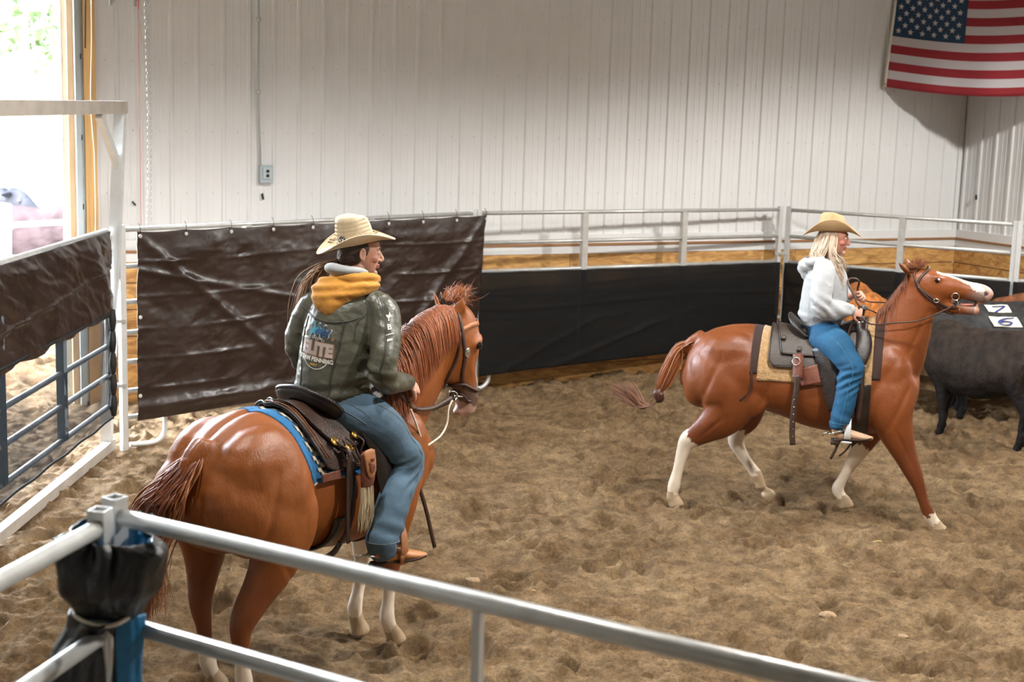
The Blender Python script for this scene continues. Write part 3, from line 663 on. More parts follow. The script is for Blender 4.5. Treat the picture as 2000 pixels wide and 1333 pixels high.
# ---- flag across the corner
def star(cx, cy, r):
    V = [(cx+r*(1 if k % 2 == 0 else .4)*math.sin(k*PI/5), cy+r*(1 if k % 2 == 0 else .4)*math.cos(k*PI/5)) for k in range(10)]
    return V
FT = wp(8.66, .07, 4.66); FB = wp(8.575, .07, 3.345); FR_T = sp(1.80, .07, 4.66); FR_B = sp(1.86, .07, 3.33)
def fpos(u, v, lift=0):     # u 0..1 along fly, v 0..1 down
    T_ = FT.lerp(FR_T, u); B_ = FB.lerp(FR_B, u); p_ = T_.lerp(B_, v)
    n_ = Vector((-.45, -.89, 0)).normalized()
    sag = math.sin(u*PI)*(.10-.02*v)
    rip = .012*math.sin(u*22+v*3)*(.4+v) + .008*math.sin(u*9-v*5)
    return p_+n_*(rip+.02+lift)-Vector((0, 0, sag))
H_ = 1.32; Lf = 2.3; pa = []
red = mat('flag_red', lin(142,32,42), .8, bump=.15, bscale=300); wht = mat('flag_white', lin(192,186,190), .8, bump=.15, bscale=300); blue = mat('flag_blue', lin(26,56,84), .8, bump=.15, bscale=300)
V = []; Fc = []; mi = []; nx = 100
for j in range(27):
    for i in range(nx+1): V.append(fpos(i/nx, j/26))
for j in range(26):
    for i in range(nx):
        Fc.append((j*(nx+1)+i, (j+1)*(nx+1)+i, (j+1)*(nx+1)+i+1, j*(nx+1)+i+1))
        st = j//2; mi.append(2 if (i/nx < .395 and st < 7) else (0 if st % 2 == 0 else 1))
me = bpy.data.meshes.new('flag'); me.from_pydata([tuple(v) for v in V], [], Fc)
for a in (red, wht, blue): me.materials.append(a)
me.polygons.foreach_set('material_index', mi)
flag = link('flag', me); sm = flag.modifiers.new('t', 'SOLIDIFY'); sm.thickness = .003
tag(flag, 'American flag with white stars and red stripes hung across the wall corner', 'flag')
stv = []; n = 0
for r in range(9):
    cols = 6 if r % 2 == 0 else 5
    for c in range(cols):
        cx = .395*((2*c+1 if r % 2 == 0 else 2*c+2)/12); cy = (7/13)*((r+1)/10); P_s = star(0, 0, .040)
        vs = [fpos(cx+a/Lf, cy-b/H_, .004) for a, b in P_s]+[fpos(cx, cy, .004)]
        stv.append((vs, [(10, (k+1) % 10, k) for k in range(10)]))
build('stars', stv, wht, flag, smooth=False)
hv = [(fpos(-.012, j/12), fpos(.003, j/12, .002)) for j in range(13)]
build('hoist_band', [([p_ for a in hv for p_ in a], [(2*j, 2*j+2, 2*j+3, 2*j+1) for j in range(12)])], mat('canvas_band', lin(226,220,208), .9), flag).modifiers.new('t', 'SOLIDIFY').thickness = .004
build('grommet', [torus(fpos(-.005, .975, .006), .009, .003, (-.45,-.89,0), 12, 5)], M['brass'], flag)
# ================================================================== ANIMALS
def polydist(p, L):
    """distance to polyline and param (0..1 by length)"""
    L = np.array(L, float)[:, :3]; seg = np.linalg.norm(np.diff(L, axis=0), axis=1); cum = np.concatenate([[0], np.cumsum(seg)])
    best = np.full(len(p), 1e9); tt = np.zeros(len(p))
    for i in range(len(seg)):
        a = L[i]; d = L[i+1]-a; t = np.clip(((p-a)@d)/(d@d+1e-12), 0, 1); q_ = a+t[:, None]*d; ds = np.linalg.norm(p-q_, axis=1)
        k = ds < best; best[k] = ds[k]; tt[k] = (cum[i]+t[k]*seg[i])/cum[-1]
    return best, tt
def ear(base, tip, w, fwd, cup=.35):
    """cupped ear as closed tapering loft"""
    b = np.array(base, float); t = np.array(tip, float); pts = []
    for s, k in ((0, .55), (.15, .85), (.38, 1.0), (.6, .85), (.8, .5), (.95, .2), (1, .08)):
        c = b+(t-b)*s; pts.append((*c, w*.42*k, w*k))
    return limb(pts, side=fwd, n=12, k=2, cap=.2)
def hoof(x, y, z, a=0.0, r=.058):
    """hoof standing at x,y with sole height z, tipped by a"""
    P = [(-.005, 0, .085, r*.62, r*.62), (.01, 0, .05, r*.85, r*.8), (.022, 0, .015, r*1.06, r*.95), (.026, 0, .0, r*1.10, r*.97)]
    c, s = math.cos(a), math.sin(a); out = []
    for px, py, pz, ra, rb in P: out.append((x+px*c+pz*s, y+py, z-px*s+pz*c, ra, rb))
    return limb(out, n=16, k=3, cap=.1)
def strands(name, curves, mt, parent, r0=.004, cols=None, n=3):
    """many tapering hair locks in one mesh with own colours"""
    V = []; Fc = []; C = []; base = 0
    for ci, P in enumerate(curves):
        P = np.array(P, float); m_ = len(P); T = np.gradient(P, axis=0); T /= np.linalg.norm(T, axis=1)[:, None]+1e-9
        u = np.cross(T[0], [0.3, .2, 1.0]); u /= np.linalg.norm(u)+1e-9; col = cols[ci]
        rr = r0 if np.isscalar(r0) else r0[ci]
        for i in range(m_):
            u = u-T[i]*(u@T[i]); u /= np.linalg.norm(u)+1e-9; v = np.cross(T[i], u); s = i/(m_-1)
            r = rr*(.5+.5*min(1, s*5))*(1-s**3*.95)
            for j in range(n):
                a = 2*PI*j/n; V.append(P[i]+(u*math.cos(a)+v*math.sin(a))*r); C.append(col*(1+.12*s) if True else col)
        for i in range(m_-1):
            for j in range(n): Fc.append((base+i*n+j, base+i*n+(j+1) % n, base+(i+1)*n+(j+1) % n, base+(i+1)*n+j))
        base += m_*n
    o = build(name, [(V, Fc)], mt, parent); paint(o.data, np.array(C)); return o

CH = np.array([.225, .064, .011]); CHD = np.array([.10, .024, .009]); WHT = np.array([.66, .56, .44]); HOOF = np.array([.36, .26, .16])
def horse_skin(p, legs, head, base, dark):
    """coat colour: chestnut, darker joints, white socks, pale hooves"""
    rgb = np.tile(base, (len(p), 1)); nse = fbm(p*3.0, 3); rgb = rgb*(1+.10*nse)[:, None]
    best = np.full(len(p), 1e9); sel = np.full(len(p), -1); tt = np.zeros(len(p))
    for i, (Lg, ts, th) in enumerate(legs):
        d, t = polydist(p, Lg); k = d < best; best[k] = d[k]; sel[k] = i; tt[k] = t[k]
    for i, (Lg, ts, th) in enumerate(legs):
        k = (sel == i) & (best < .16)
        e = tt + .018*fbm(p*28, 2)
        # lower leg darker chestnut above the sock
        dk = k & (tt > .42); f_ = np.clip((tt-.42)/.15, 0, 1)[:, None]
        rgb = np.where(dk[:, None], rgb*(1-f_*.55)+dark*f_*.55, rgb)
        rgb = np.where((k & (e > ts))[:, None], WHT*(1+.08*nse)[:, None], rgb)
        rgb = np.where((k & (e > th))[:, None], HOOF*(1+.15*nse)[:, None], rgb)
    return rgb
def torso(st):
    """st: (x, ztop, zbot, halfwidth)"""
    pts = [(x, 0, (a+b)/2, (a-b)/2, w) for x, a, b, w in st]
    Q = catmull(pts, 4); V = []; n = 36; m_ = len(Q)
    def ring(q_, f):
        r = []
        for j in range(n):
            a = 2*PI*j/n; c, s = math.cos(a), math.sin(a)
            yy = q_[4]*f*math.copysign(abs(s)**.92, s)*(1-.16*c); zz = q_[2]+q_[3]*f*c*(1.0)
            r.append((q_[0], yy, zz))
        return r
    rings = [ring(Q[0]-np.array([.03,0,0,0,0]), .6)]+[ring(q_, 1) for q_ in Q]+[ring(Q[-1]+np.array([.03,0,0,0,0]), .6)]
    V = [p_ for r in rings for p_ in r]; Fc = []
    for i in range(len(rings)-1):
        for j in range(n): Fc.append((i*n+j, i*n+(j+1) % n, (i+1)*n+(j+1) % n, (i+1)*n+j))
    Fc.append(tuple(range(n-1, -1, -1))); Fc.append(tuple((len(rings)-1)*n+j for j in range(n)))
    return V, Fc

# ---------------------------------------------------------------- horse ridden by the rider in the leather jacket
O1 = Vector((-1.09, 7.15, 0)); A1h = math.radians(53)
O2 = Vector((2.23, 10.48, 0)); A2h = math.radians(-14)
h1 = empty('horse', O1, A1h, 'chestnut horse seen from behind, standing under the rider in the leather jacket', 'horse', 'chestnut saddle horses')
h2 = empty('horse', O2, A2h, 'chestnut horse trotting right with raised white-blazed head, under the blond rider', 'horse', 'chestnut saddle horses')
st1 = [(-.74,1.15,1.0,.10),(-.70,1.26,.88,.20),(-.60,1.375,.80,.295),(-.45,1.45,.80,.345),(-.28,1.47,.80,.345),(-.10,1.445,.74,.245),(.10,1.42,.665,.262),(.30,1.43,.65,.275),(.48,1.47,.655,.265),(.64,1.46,.69,.235),(.80,1.37,.77,.20),(.90,1.23,.88,.14)]
neck1 = [(.46,0,1.14,.30,.15),(.60,0,1.25,.31,.155),(.76,-.005,1.385,.275,.145),(.90,-.01,1.51,.245,.125),(1.02,-.02,1.62,.215,.108),(1.11,-.035,1.71,.175,.095),(1.17,-.05,1.78,.13,.085)]
yaw1 = -.35; pv1 = (1.16, -.05)
def hp(pts):
    """head coordinates (forward, left, height) around the poll -> horse coordinates"""
    c, s_ = math.cos(yaw1), math.sin(yaw1); return [(pv1[0]+q_[0]*c-q_[1]*s_, pv1[1]+q_[0]*s_+q_[1]*c, *q_[2:]) for q_ in pts]
head1 = hp([(.015,0,1.84,.07,.065),(.045,0,1.77,.115,.09),(.058,0,1.68,.145,.105),(.055,0,1.59,.148,.102),(.058,0,1.50,.130,.088),(.088,0,1.42,.098,.072),(.112,0,1.35,.080,.064),(.120,0,1.29,.074,.062),(.112,0,1.24,.060,.056),(.105,0,1.215,.04,.04)])
HR1 = [(-.52,-.15,1.26,.12,.08),(-.52,-.165,1.14,.25,.14),(-.43,-.20,1.0,.25,.16),(-.34,-.21,.86,.20,.135),(-.36,-.205,.73,.14,.105),(-.45,-.19,.60,.100,.078),(-.535,-.185,.49,.080,.060),(-.555,-.18,.40,.056,.046),(-.545,-.18,.28,.040,.037),(-.535,-.18,.17,.050,.045),(-.51,-.18,.10,.040,.040),(-.49,-.18,.06,.048,.048)]
HL1 = [(-.54,.15,1.26,.12,.08),(-.54,.165,1.14,.25,.14),(-.50,.19,1.0,.24,.15),(-.46,.195,.86,.18,.125),(-.47,.18,.72,.12,.092),(-.495,.17,.58,.082,.064),(-.515,.16,.48,.066,.052),(-.505,.155,.39,.050,.043),(-.49,.155,.28,.039,.036),(-.48,.15,.17,.049,.045),(-.455,.15,.10,.040,.040),(-.435,.15,.06,.048,.048)]
FR1 = [(.60,-.13,1.26,.10,.06),(.60,-.15,1.08,.20,.10),(.60,-.16,.90,.16,.10),(.60,-.15,.74,.115,.082),(.59,-.135,.58,.074,.062),(.59,-.125,.46,.062,.056),(.59,-.12,.39,.048,.046),(.585,-.12,.28,.037,.036),(.575,-.12,.17,.048,.045),(.60,-.12,.11,.041,.041),(.625,-.12,.07,.050,.050)]
FL1 = [(.62,.13,1.26,.10,.06),(.62,.15,1.08,.20,.10),(.62,.16,.90,.16,.10),(.63,.15,.74,.115,.082),(.64,.135,.56,.074,.062),(.645,.13,.44,.062,.056),(.635,.13,.37,.048,.046),(.61,.13,.27,.037,.036),(.58,.13,.17,.048,.045),(.585,.13,.12,.042,.042),(.60,.13,.08,.049,.049)]
parts = [torso(st1), limb(neck1, egg=.0, n=26), limb(head1, n=22, egg=.10),
   limb(HR1), limb(HL1), limb(FR1), limb(FL1), hoof(-.49,-.18,0,0,.062), hoof(-.435,.15,0,0,.062), hoof(.63,-.12,0,0,.062), hoof(.60,.13,.0,.1,.062),
   ball((-.42,-.165,1.18),(.28,.165,.25)), ball((-.42,.165,1.18),(.28,.165,.25)), ball((-.58,-.14,1.06),(.15,.13,.21)), ball((-.58,.14,1.06),(.15,.13,.21)),
   ball((-.25,-.265,.94),(.13,.075,.20)), ball((-.25,.265,.94),(.13,.075,.20)),
   ball((.68,-.13,1.10),(.17,.12,.24)), ball((.68,.13,1.10),(.17,.12,.24)), ball((.84,-.08,1.04),(.11,.11,.16)), ball((.84,.08,1.04),(.11,.11,.16)),
   limb([(-.62,0,1.35,.06,.06),(-.71,0,1.28,.05,.045),(-.77,.0,1.17,.03,.03)], n=12)]
parts += [ball(hp([(-.005,0,1.53)])[0],(.09,.085,.125)), ball(hp([(.0,-.055,1.52)])[0],(.09,.035,.11)), ball(hp([(.0,.055,1.52)])[0],(.09,.035,.11))]
for sgn in (-1, 1):
    parts.append(ball(hp([(.115,sgn*.082,1.635)])[0],(.038,.034,.032)))       # eye socket
    parts.append(limb(hp([(.165,sgn*.060,1.685,.014,.014),(.150,sgn*.092,1.655,.020,.016),(.105,sgn*.100,1.640,.016,.012)]), n=10, k=3))
    parts.append(limb(hp([(.09,sgn*.080,1.59,.014,.014),(.10,sgn*.078,1.50,.018,.012),(.13,sgn*.055,1.42,.008,.008)]), n=8, k=3))  # cheek bone
    parts.append(torus(hp([(.165,sgn*.042,1.315)])[0], .018, .009, (.5,sgn*.9,.0), 14, 8))
parts.append(ball(hp([(.07,0,1.232)])[0],(.045,.045,.030)))
e1r = hp([(.0,-.060,1.80),(.035,-.082,1.925)]); e1l = hp([(-.035,.060,1.81),(-.075,.085,1.945)])
parts.append(ear(e1r[0], e1r[1], .044, (.5,-.7,.1))); parts.append(ear(e1l[0], e1l[1], .040, (.5,.7,.1)))
me = fuse(parts, .0115, 18, .6)
def muscle1(p):
    x, y, z = p[:, 0], p[:, 1], p[:, 2]; a = np.abs(y); d = np.zeros(len(p))
    # groove between the buttock muscles and thigh, stifle fold, ribs, shoulder line
    def groove(cx, cz, ang, w, ln, dp):
        c, s = math.cos(ang), math.sin(ang); u = (x-cx)*c+(z-cz)*s; v = -(x-cx)*s+(z-cz)*c
        return -dp*np.exp(-(v/w)**2-(u/ln)**4)*(a > .07)
    d += groove(-.50, 1.02, 1.25, .020, .22, .008) + groove(-.12, .92, 1.3, .04, .20, .014) + groove(-.30, 1.15, 1.0, .05, .2, .006) + groove(.56, 1.08, 1.1, .03, .20, .008) + groove(-.33,.68,-.9,.016,.12,.007)
    d += -.012*np.exp(-(y/.025)**2)*(x < .0)*(z > 1.3)                         # croup crease
    d += .0018*fbm(p*9, 3)
    d += -.0028*np.clip(fbm(np.stack([x*26+y*4, y*26, z*7], -1), 2), 0, 1)*(z > .45)*(z < 1.35)*(x < .9)*.6
    return d
displace(me, muscle1)
P = co(me)
legs1 = [(HR1, .81, .965), (HL1, .81, .965), (FR1, .70, .955), (FL1, .56, .955)]
rgb = horse_skin(P, legs1, None, CH, CHD)
# muzzle: pale pink lips and dark grey nose
hx = P[:, 0]-pv1[0]; hy = P[:, 1]-pv1[1]; fx = hx*math.cos(yaw1)+hy*math.sin(yaw1); fy = -hx*math.sin(yaw1)+hy*math.cos(yaw1); fz = P[:, 2]
inh = (fx > -.06) & (P[:, 0] > .95)
k = inh & (fz < 1.42) & (fx > .0); g = np.clip((1.42-fz)/.06, 0, 1)[:, None]*.8; rgb = np.where(k[:, None], rgb*(1-g)+np.array([.10,.07,.06])*g, rgb)
k = inh & (fz+.5*(fx-.1)+.012*fbm(P*20, 2) < 1.285); rgb = np.where(k[:, None], np.array([.50,.31,.25]), rgb)
k = inh & (np.abs(fy) < .026+.01*fbm(P*15, 2)) & (fx > .13) & (fz < 1.70); rgb = np.where(k[:, None], WHT, rgb)
paint(me, rgb); b1 = link('body', me, M['coat'], h1); tree1 = bvh(me)
def eyes(par, cs, r, mt, white=None):
    for c, d in cs:
        e = build('eye', [ball(c, r)], mt, par)
        if white is not None: build('eye_white', [ball(tuple(np.array(c)+np.array(white)), r*.93)], M['eyewhite'], e)
eyes(h1, [(hp([(.130,-.100,1.632)])[0], 0), (hp([(.130,.100,1.632)])[0], 0)], .022, M['eye'])

def surf(tree, x, a, zc, off=0.0, far=.8):
    """point on body at station x, angle a from the top (positive = left), pushed out by off"""
    d = Vector((0, math.sin(a), math.cos(a))); o = Vector((x, 0, zc))+d*far
    h = tree.ray_cast(o, -d, far)
    if h[0] is None: return o-d*(far-.3)
    return h[0]+d*off
def onskin(tree, p, off):
    h = tree.find_nearest(Vector(p)); return h[0]+h[1]*off

# tail of horse 1: hangs and blows left, dense locks
def tail1():
    rg = np.random.RandomState(3); cv = []; cl = []; rr = []
    for k in range(1500):
        a = rg.rand()*2*PI; q_ = rg.rand()**.5; s0 = rg.rand()
        root = np.array([-.65-.13*s0, .045*q_*math.cos(a), 1.315-.15*s0])
        lat = rg.normal()*.55; bk = rg.normal()*.5; ln = rg.uniform(.70, 1.05)
        p1 = root+np.array([-.09+.03*bk, .020+.05*lat, -.07]); p2 = np.array([-.85+.035*bk, .10+.095*lat, 1.00+.03*rg.normal()])
        p3 = np.array([-.90+.045*bk, .13+.10*lat, .84]); p4 = np.array([-.92+.05*bk+.03*rg.normal(), .13+.11*lat+.02*rg.normal(), .84-.32*ln*rg.uniform(.6, 1.2)])
        Q = catmull([root, p1, p2, p3, p4], 4); cv.append(Q)
        c = CH*(.55+.5*rg.rand())*np.array([1, .85, .9]); 
        if rg.rand() < .25: c = CH*np.array([.55, .4, .5])
        if abs(lat) > 1.1: c = CH*1.25*np.array([1, 1.1, 1.3])
        cl.append(c); rr.append(rg.uniform(.002, .0048))
    o = strands('tail', cv, M['hair'], h1, rr, cl, 4)
tail1()
# dock core so the tail root has volume
def mane(par, tr, crest, N, seed, base, side=-1, length=(.25, .42), fwd=.05, lift=.012):
    rg = np.random.RandomState(seed); cv = []; cl = []; rr = []
    Cn = catmull(crest, 8)
    for k in range(N):
        t = rg.rand()*(len(Cn)-1.01); i = int(t); p0 = Cn[i]+(Cn[i+1]-Cn[i])*(t-i); L_ = rg.uniform(*length)*(1-.45*t/len(Cn)); pts = []
        sd = side if rg.rand() > .06 else -side
        p_ = p0+np.array([0, rg.normal()*.006, .008]); pts.append(p_); dr = np.array([rg.normal()*.10+fwd, sd*.8, .35+.2*rg.rand()])
        for s in range(9):
            dr = dr*.62+np.array([fwd*.3+.05*math.sin(s*1.3+k), sd*.10, -1.0])*.38; dr /= np.linalg.norm(dr); q_ = p_+dr*L_/9
            h = tr.find_nearest(Vector(q_)); n_ = h[1]; dd_ = (Vector(q_)-h[0]).dot(n_)
            mn = .005+lift*rg.rand()
            if dd_ < mn or (dd_ > .03 and s > 1): q_ = np.array(h[0]+n_*mn)
            pts.append(q_); p_ = q_
        cv.append(pts); c = base*(.6+.75*rg.rand()); cl.append(c); rr.append(rg.uniform(.0016, .0034))
    return strands('mane', cv, M['hair'], par, rr, cl, 3)
crest1 = [(.54,0,1.50),(.66,0,1.585),(.78,0,1.675),(.90,-.01,1.76),(1.02,-.02,1.83),(1.11,-.035,1.865)]
crest1 = [tuple(tree1.ray_cast(Vector((a, b, c+.3)), Vector((.0, 0, -1)), .8)[0] or Vector((a, b, c))) for a, b, c in crest1]
mane(h1, tree1, crest1, 1900, 4, CH*np.array([1.1, .95, .9]), -1, (.28, .50), .02, .008)
fz_ = []; fc = []; rg = np.random.RandomState(8)
for k in range(420):
    r0 = np.array(hp([(.02+.02*rg.normal(), .03*rg.normal(), 1.885)])[0]); d = np.array([.35+.2*rg.normal(), .25*rg.normal(), .6+.4*rg.normal()]); d /= np.linalg.norm(d)
    L_ = rg.uniform(.03, .085); p1 = r0+d*L_*.5; p2 = p1+(d*.8+np.array([.5, -.1, .0])+.3*rg.normal(size=3))*L_*.5; p3 = p2+(d*.5+np.array([.4, -.05, -.3])+.5*rg.normal(size=3))*L_*.5
    fz_.append(catmull([r0, p1, p2, p3], 3)); fc.append(CH*(.8+.9*rg.rand()))
strands('forelock', fz_, M['hair'], h1, .0016, fc, 3)

# ---------------------------------------------------------------- trotting horse
st2 = [(-.93,1.10,.90,.08),(-.89,1.22,.80,.17),(-.78,1.34,.76,.25),(-.62,1.405,.78,.29),(-.44,1.425,.80,.30),(-.22,1.40,.76,.285),(-.02,1.385,.69,.29),(.18,1.39,.66,.29),(.36,1.43,.655,.265),(.50,1.46,.67,.24),(.62,1.40,.73,.205),(.72,1.28,.82,.15),(.77,1.15,.92,.10)]
neck2 = [(.44,0,1.14,.33,.18),(.56,0,1.30,.29,.155),(.64,0,1.44,.225,.13),(.695,0,1.57,.18,.11),(.735,0,1.68,.155,.095),(.765,0,1.775,.13,.085)]
head2 = [(.675,0,1.815,.075,.07),(.74,0,1.805,.115,.09),(.82,0,1.785,.125,.098),(.90,0,1.785,.105,.092),(.98,0,1.785,.082,.074),(1.06,0,1.773,.070,.060),(1.13,0,1.762,.070,.058),(1.185,0,1.750,.073,.062),(1.225,0,1.738,.060,.054),(1.245,0,1.725,.036,.036)]
jaw2 = [(.80,0,1.70,.115,.075),(.88,0,1.675,.085,.062),(.96,0,1.652,.058,.045),(1.04,0,1.636,.044,.036),(1.10,0,1.628,.036,.034),(1.145,0,1.632,.040,.040),(1.17,0,1.638,.028,.030)]
HN2 = [(-.62,-.13,1.26,.12,.08),(-.62,-.15,1.12,.24,.13),(-.58,-.18,.96,.23,.14),(-.55,-.19,.83,.19,.12),(-.63,-.19,.71,.150,.095),(-.75,-.185,.61,.102,.068),(-.85,-.18,.53,.076,.055),(-.89,-.18,.44,.055,.045),(-.92,-.18,.30,.042,.037),(-.945,-.18,.17,.052,.044),(-.955,-.18,.11,.042,.040),(-.955,-.18,.06,.050,.048)]
HF2 = [(-.60,.13,1.24,.12,.08),(-.60,.15,1.10,.24,.13),(-.52,.18,.94,.21,.13),(-.46,.19,.80,.16,.11),(-.46,.19,.66,.115,.08),(-.51,.185,.55,.075,.058),(-.525,.18,.47,.068,.052),(-.485,.18,.39,.050,.042),(-.42,.18,.30,.040,.036),(-.355,.18,.22,.049,.044),(-.325,.18,.16,.041,.040),(-.315,.18,.12,.047,.046)]
FN2 = [(.56,-.12,1.24,.10,.06),(.58,-.14,1.08,.19,.10),(.60,-.165,.90,.175,.11),(.64,-.165,.76,.140,.095),(.72,-.16,.58,.092,.070),(.80,-.16,.42,.066,.056),(.845,-.16,.33,.050,.046),(.885,-.16,.22,.040,.037),(.935,-.16,.12,.048,.043),(.965,-.16,.08,.040,.039),(.99,-.16,.05,.046,.046)]
FF2 = [(.56,.12,1.22,.10,.06),(.56,.14,1.04,.19,.10),(.55,.16,.88,.16,.10),(.52,.16,.74,.12,.085),(.45,.16,.57,.085,.066),(.385,.16,.44,.063,.055),(.345,.16,.36,.049,.044),(.30,.16,.26,.039,.036),(.265,.16,.17,.048,.044),(.285,.16,.13,.041,.040),(.305,.16,.10,.046,.046)]
parts = [torso(st2), limb(neck2, n=26), limb(head2, n=22), limb(jaw2, n=18), limb(HN2), limb(HF2), limb(FN2), limb(FF2),
   hoof(-.945,-.18,.005), hoof(-.29,.18,.055,1.0,.055), hoof(1.0,-.16,-.015,-.28), hoof(.315,.16,.03,.05),
   ball((-.55,-.14,1.18),(.26,.14,.20)), ball((-.55,.14,1.18),(.26,.14,.20)), ball((-.74,-.12,1.06),(.15,.13,.19)), ball((-.74,.12,1.06),(.15,.13,.19)), ball((-.62,-.17,.88),(.15,.11,.20)),
   ball((-.40,-.22,.90),(.13,.07,.15)), ball((.58,-.12,1.12),(.17,.12,.23)), ball((.58,.12,1.12),(.17,.12,.23)), ball((.70,-.07,1.0),(.10,.10,.14)), ball((.70,.07,1.0),(.10,.10,.14)),
   limb([(-.80,0,1.30,.07,.07),(-.90,0,1.25,.05,.05),(-.99,0,1.15,.03,.03)], n=12),
   ball((.81,-.055,1.70),(.10,.035,.095)), ball((.81,.055,1.70),(.10,.035,.095))]
for sgn in (-1, 1):
    parts.append(ball((.855,sgn*.075,1.835),(.034,.026,.028))); parts.append(limb([(.82,sgn*.07,1.865,.014,.014),(.86,sgn*.085,1.868,.016,.014),(.90,sgn*.070,1.85,.012,.012)], n=10, k=3))
    parts.append(limb([(.90,sgn*.075,1.79,.012,.010),(1.0,sgn*.060,1.785,.014,.008),(1.07,sgn*.045,1.78,.008,.008)], n=8, k=3))
    parts.append(torus((1.205,sgn*.042,1.765), .019, .009, (.5,sgn*.9,.2), 14, 8))
parts.append(ear((.67,-.055,1.87), (.575,-.075,1.965), .042, (.3,-.9,.3))); parts.append(ear((.69,.055,1.88), (.63,.075,1.99), .040, (.3,.9,.3)))
me = fuse(parts, .0115, 13, .55)
def muscle2(p):
    x, y, z = p[:, 0], p[:, 1], p[:, 2]; a = np.abs(y); d = np.zeros(len(p))
    def groove(cx, cz, ang, w, ln, dp):
        c, s = math.cos(ang), math.sin(ang); u = (x-cx)*c+(z-cz)*s; v = -(x-cx)*s+(z-cz)*c
        return -dp*np.exp(-(v/w)**2-(u/ln)**4)*(a > .06)
    d += groove(-.72, .98, 1.2, .022, .22, .009)+groove(-.30, .92, 1.2, .03, .14, .010)+groove(.50, 1.06, 1.0, .03, .22, .009)+groove(.68, .95, 1.2, .02, .2, .008)+groove(-.68,.66,.8,.012,.12,.007)
    d += groove(.72, .62, -1.1, .010, .16, .007)+groove(.76, 1.45, 1.2, .018, .2, .006)
    d += -.010*np.exp(-(y/.022)**2)*(x < .0)*(z > 1.25)
    d += .0018*fbm(p*9, 3) - .0025*np.clip(fbm(np.stack([x*24+z*8, y*26, z*7-x*8], -1), 2), 0, 1)*(z > .4)*(z < 1.5)*.7
    return d
displace(me, muscle2)
P = co(me); legs2 = [(HN2, .62, .965), (HF2, .58, .90), (FN2, .93, .99), (FF2, .60, .98)]
rgb = horse_skin(P, legs2, None, CH*np.array([.76,.70,.85]), CHD)
hd = P[:, 2] > 1.6
blz = hd & (P[:, 0] > .86) & (np.abs(P[:, 1]) < .034+.03*np.clip((P[:, 0]-1.05)/.12, 0, 1)+.006*fbm(P*18, 2)) & (P[:, 2] > 1.815-.065*np.clip((P[:, 0]-1.05)/.14, 0, 1)+.006*fbm(P*25, 2))
rgb = np.where(blz[:, None], WHT*.95, rgb)
nose_ = hd & (P[:, 0]+.4*(P[:, 2]-1.75)+.012*fbm(P*22, 2) > 1.205) & (P[:, 2] > 1.70); rgb = np.where(nose_[:, None], np.array([.50,.30,.25]), rgb)
mu = hd & (P[:, 0] > 1.06) & (P[:, 2] < 1.775) & ~nose_; g = np.clip((P[:, 0]-1.06)/.08, 0, 1)[:, None]*.75; rgb = np.where(mu[:, None], rgb*(1-g)+np.array([.17,.13,.12])*g, rgb)
lipb = hd & (P[:, 0] > 1.135) & (P[:, 2] < 1.69); rgb = np.where(lipb[:, None], np.array([.46,.24,.17]), rgb)
inm = hd & (P[:, 0] > .99) & (P[:, 0] < 1.15) & (P[:, 2] > 1.66) & (P[:, 2] < 1.706); rgb = np.where(inm[:, None], np.array([.03,.015,.013]), rgb)
for sgn in (-1, 1):
    dn = np.linalg.norm(P-np.array([1.207, sgn*.047, 1.765]), axis=1); rgb = np.where((dn < .018)[:, None], np.array([.05,.02,.02]), rgb)
paint(me, rgb); b2 = link('body', me, M['coat'], h2); tree2 = bvh(me)
def skin_eye(par, tr, x, z, sgn, r):
    h = tr.ray_cast(Vector((x, sgn*.4, z)), Vector((0, -sgn, 0)), .6); c = h[0]-Vector((0, sgn*r*.55, 0))
    e = build('eye', [ball(c, r)], M['eye'], par); return e, c
for sgn in (-1, 1):
    e, c = skin_eye(h2, tree2, .862, 1.842, sgn, .021)
    build('eye_white', [ball(c+Vector((.0085, sgn*.0065, .005)), .0125)], M['eyewhite'], e)
build('tongue', [limb([(1.02,0,1.668,.008,.02),(1.08,0,1.668,.010,.022),(1.13,.0,1.672,.010,.022)], n=12)], mat('tongue_pink', lin(190,118,100), .4), h2)
# knotted tail streaming behind
rg = np.random.RandomState(13); cv = []; cl = []; rr = []
for k in range(420):
    s0 = rg.rand(); root = np.array([-.86-.09*s0, .03*rg.normal(), 1.275-.06*s0]); lat = rg.normal()*.5; ud = rg.normal()*.5
    cv.append(catmull([root, np.array([-.985+.02*ud, .03*lat, 1.19-.03*ud-.03*s0]), np.array([-1.055+.045*ud, .04*lat, 1.03-.02*rg.rand()]), np.array([-1.10+.035*ud, .035*lat, .90]), np.array([-1.125+.014*ud, .014*lat, .845])], 4))
    cl.append(CH*(.6+.6*rg.rand())); rr.append(rg.uniform(.0035, .008))
for k in range(300):
    lat = rg.normal()*.5; ud = rg.normal()*.5; L_ = rg.uniform(.6, 1.15)
    b_ = np.array([-1.125, .01*lat, .795]); cv.append(catmull([b_, b_+np.array([-.05, .02*lat, -.055])*1.0, b_+np.array([-.15*L_-.02, .05*lat, -.055+.022*ud]), b_+np.array([-.25*L_, .07*lat, .0+.045*ud]), b_+np.array([-.34*L_, .09*lat, .055+.06*ud])], 4))
    cl.append((CH*np.array([.75,.9,1.4])+.03)*(.5+.8*rg.rand())); rr.append(rg.uniform(.003, .006))
strands('tail', cv, M['hair'], h2, rr, cl, 4)
kn = [limb([(-1.105,-.01,.865,.025,.03),(-1.13,-.03,.84,.034,.03),(-1.115,-.02,.80,.028,.03)], n=12), limb([(-1.14,.0,.86,.016,.02),(-1.095,-.035,.835,.02,.02),(-1.10,-.01,.79,.022,.022),(-1.135,-.015,.785,.02,.02)], n=12)]
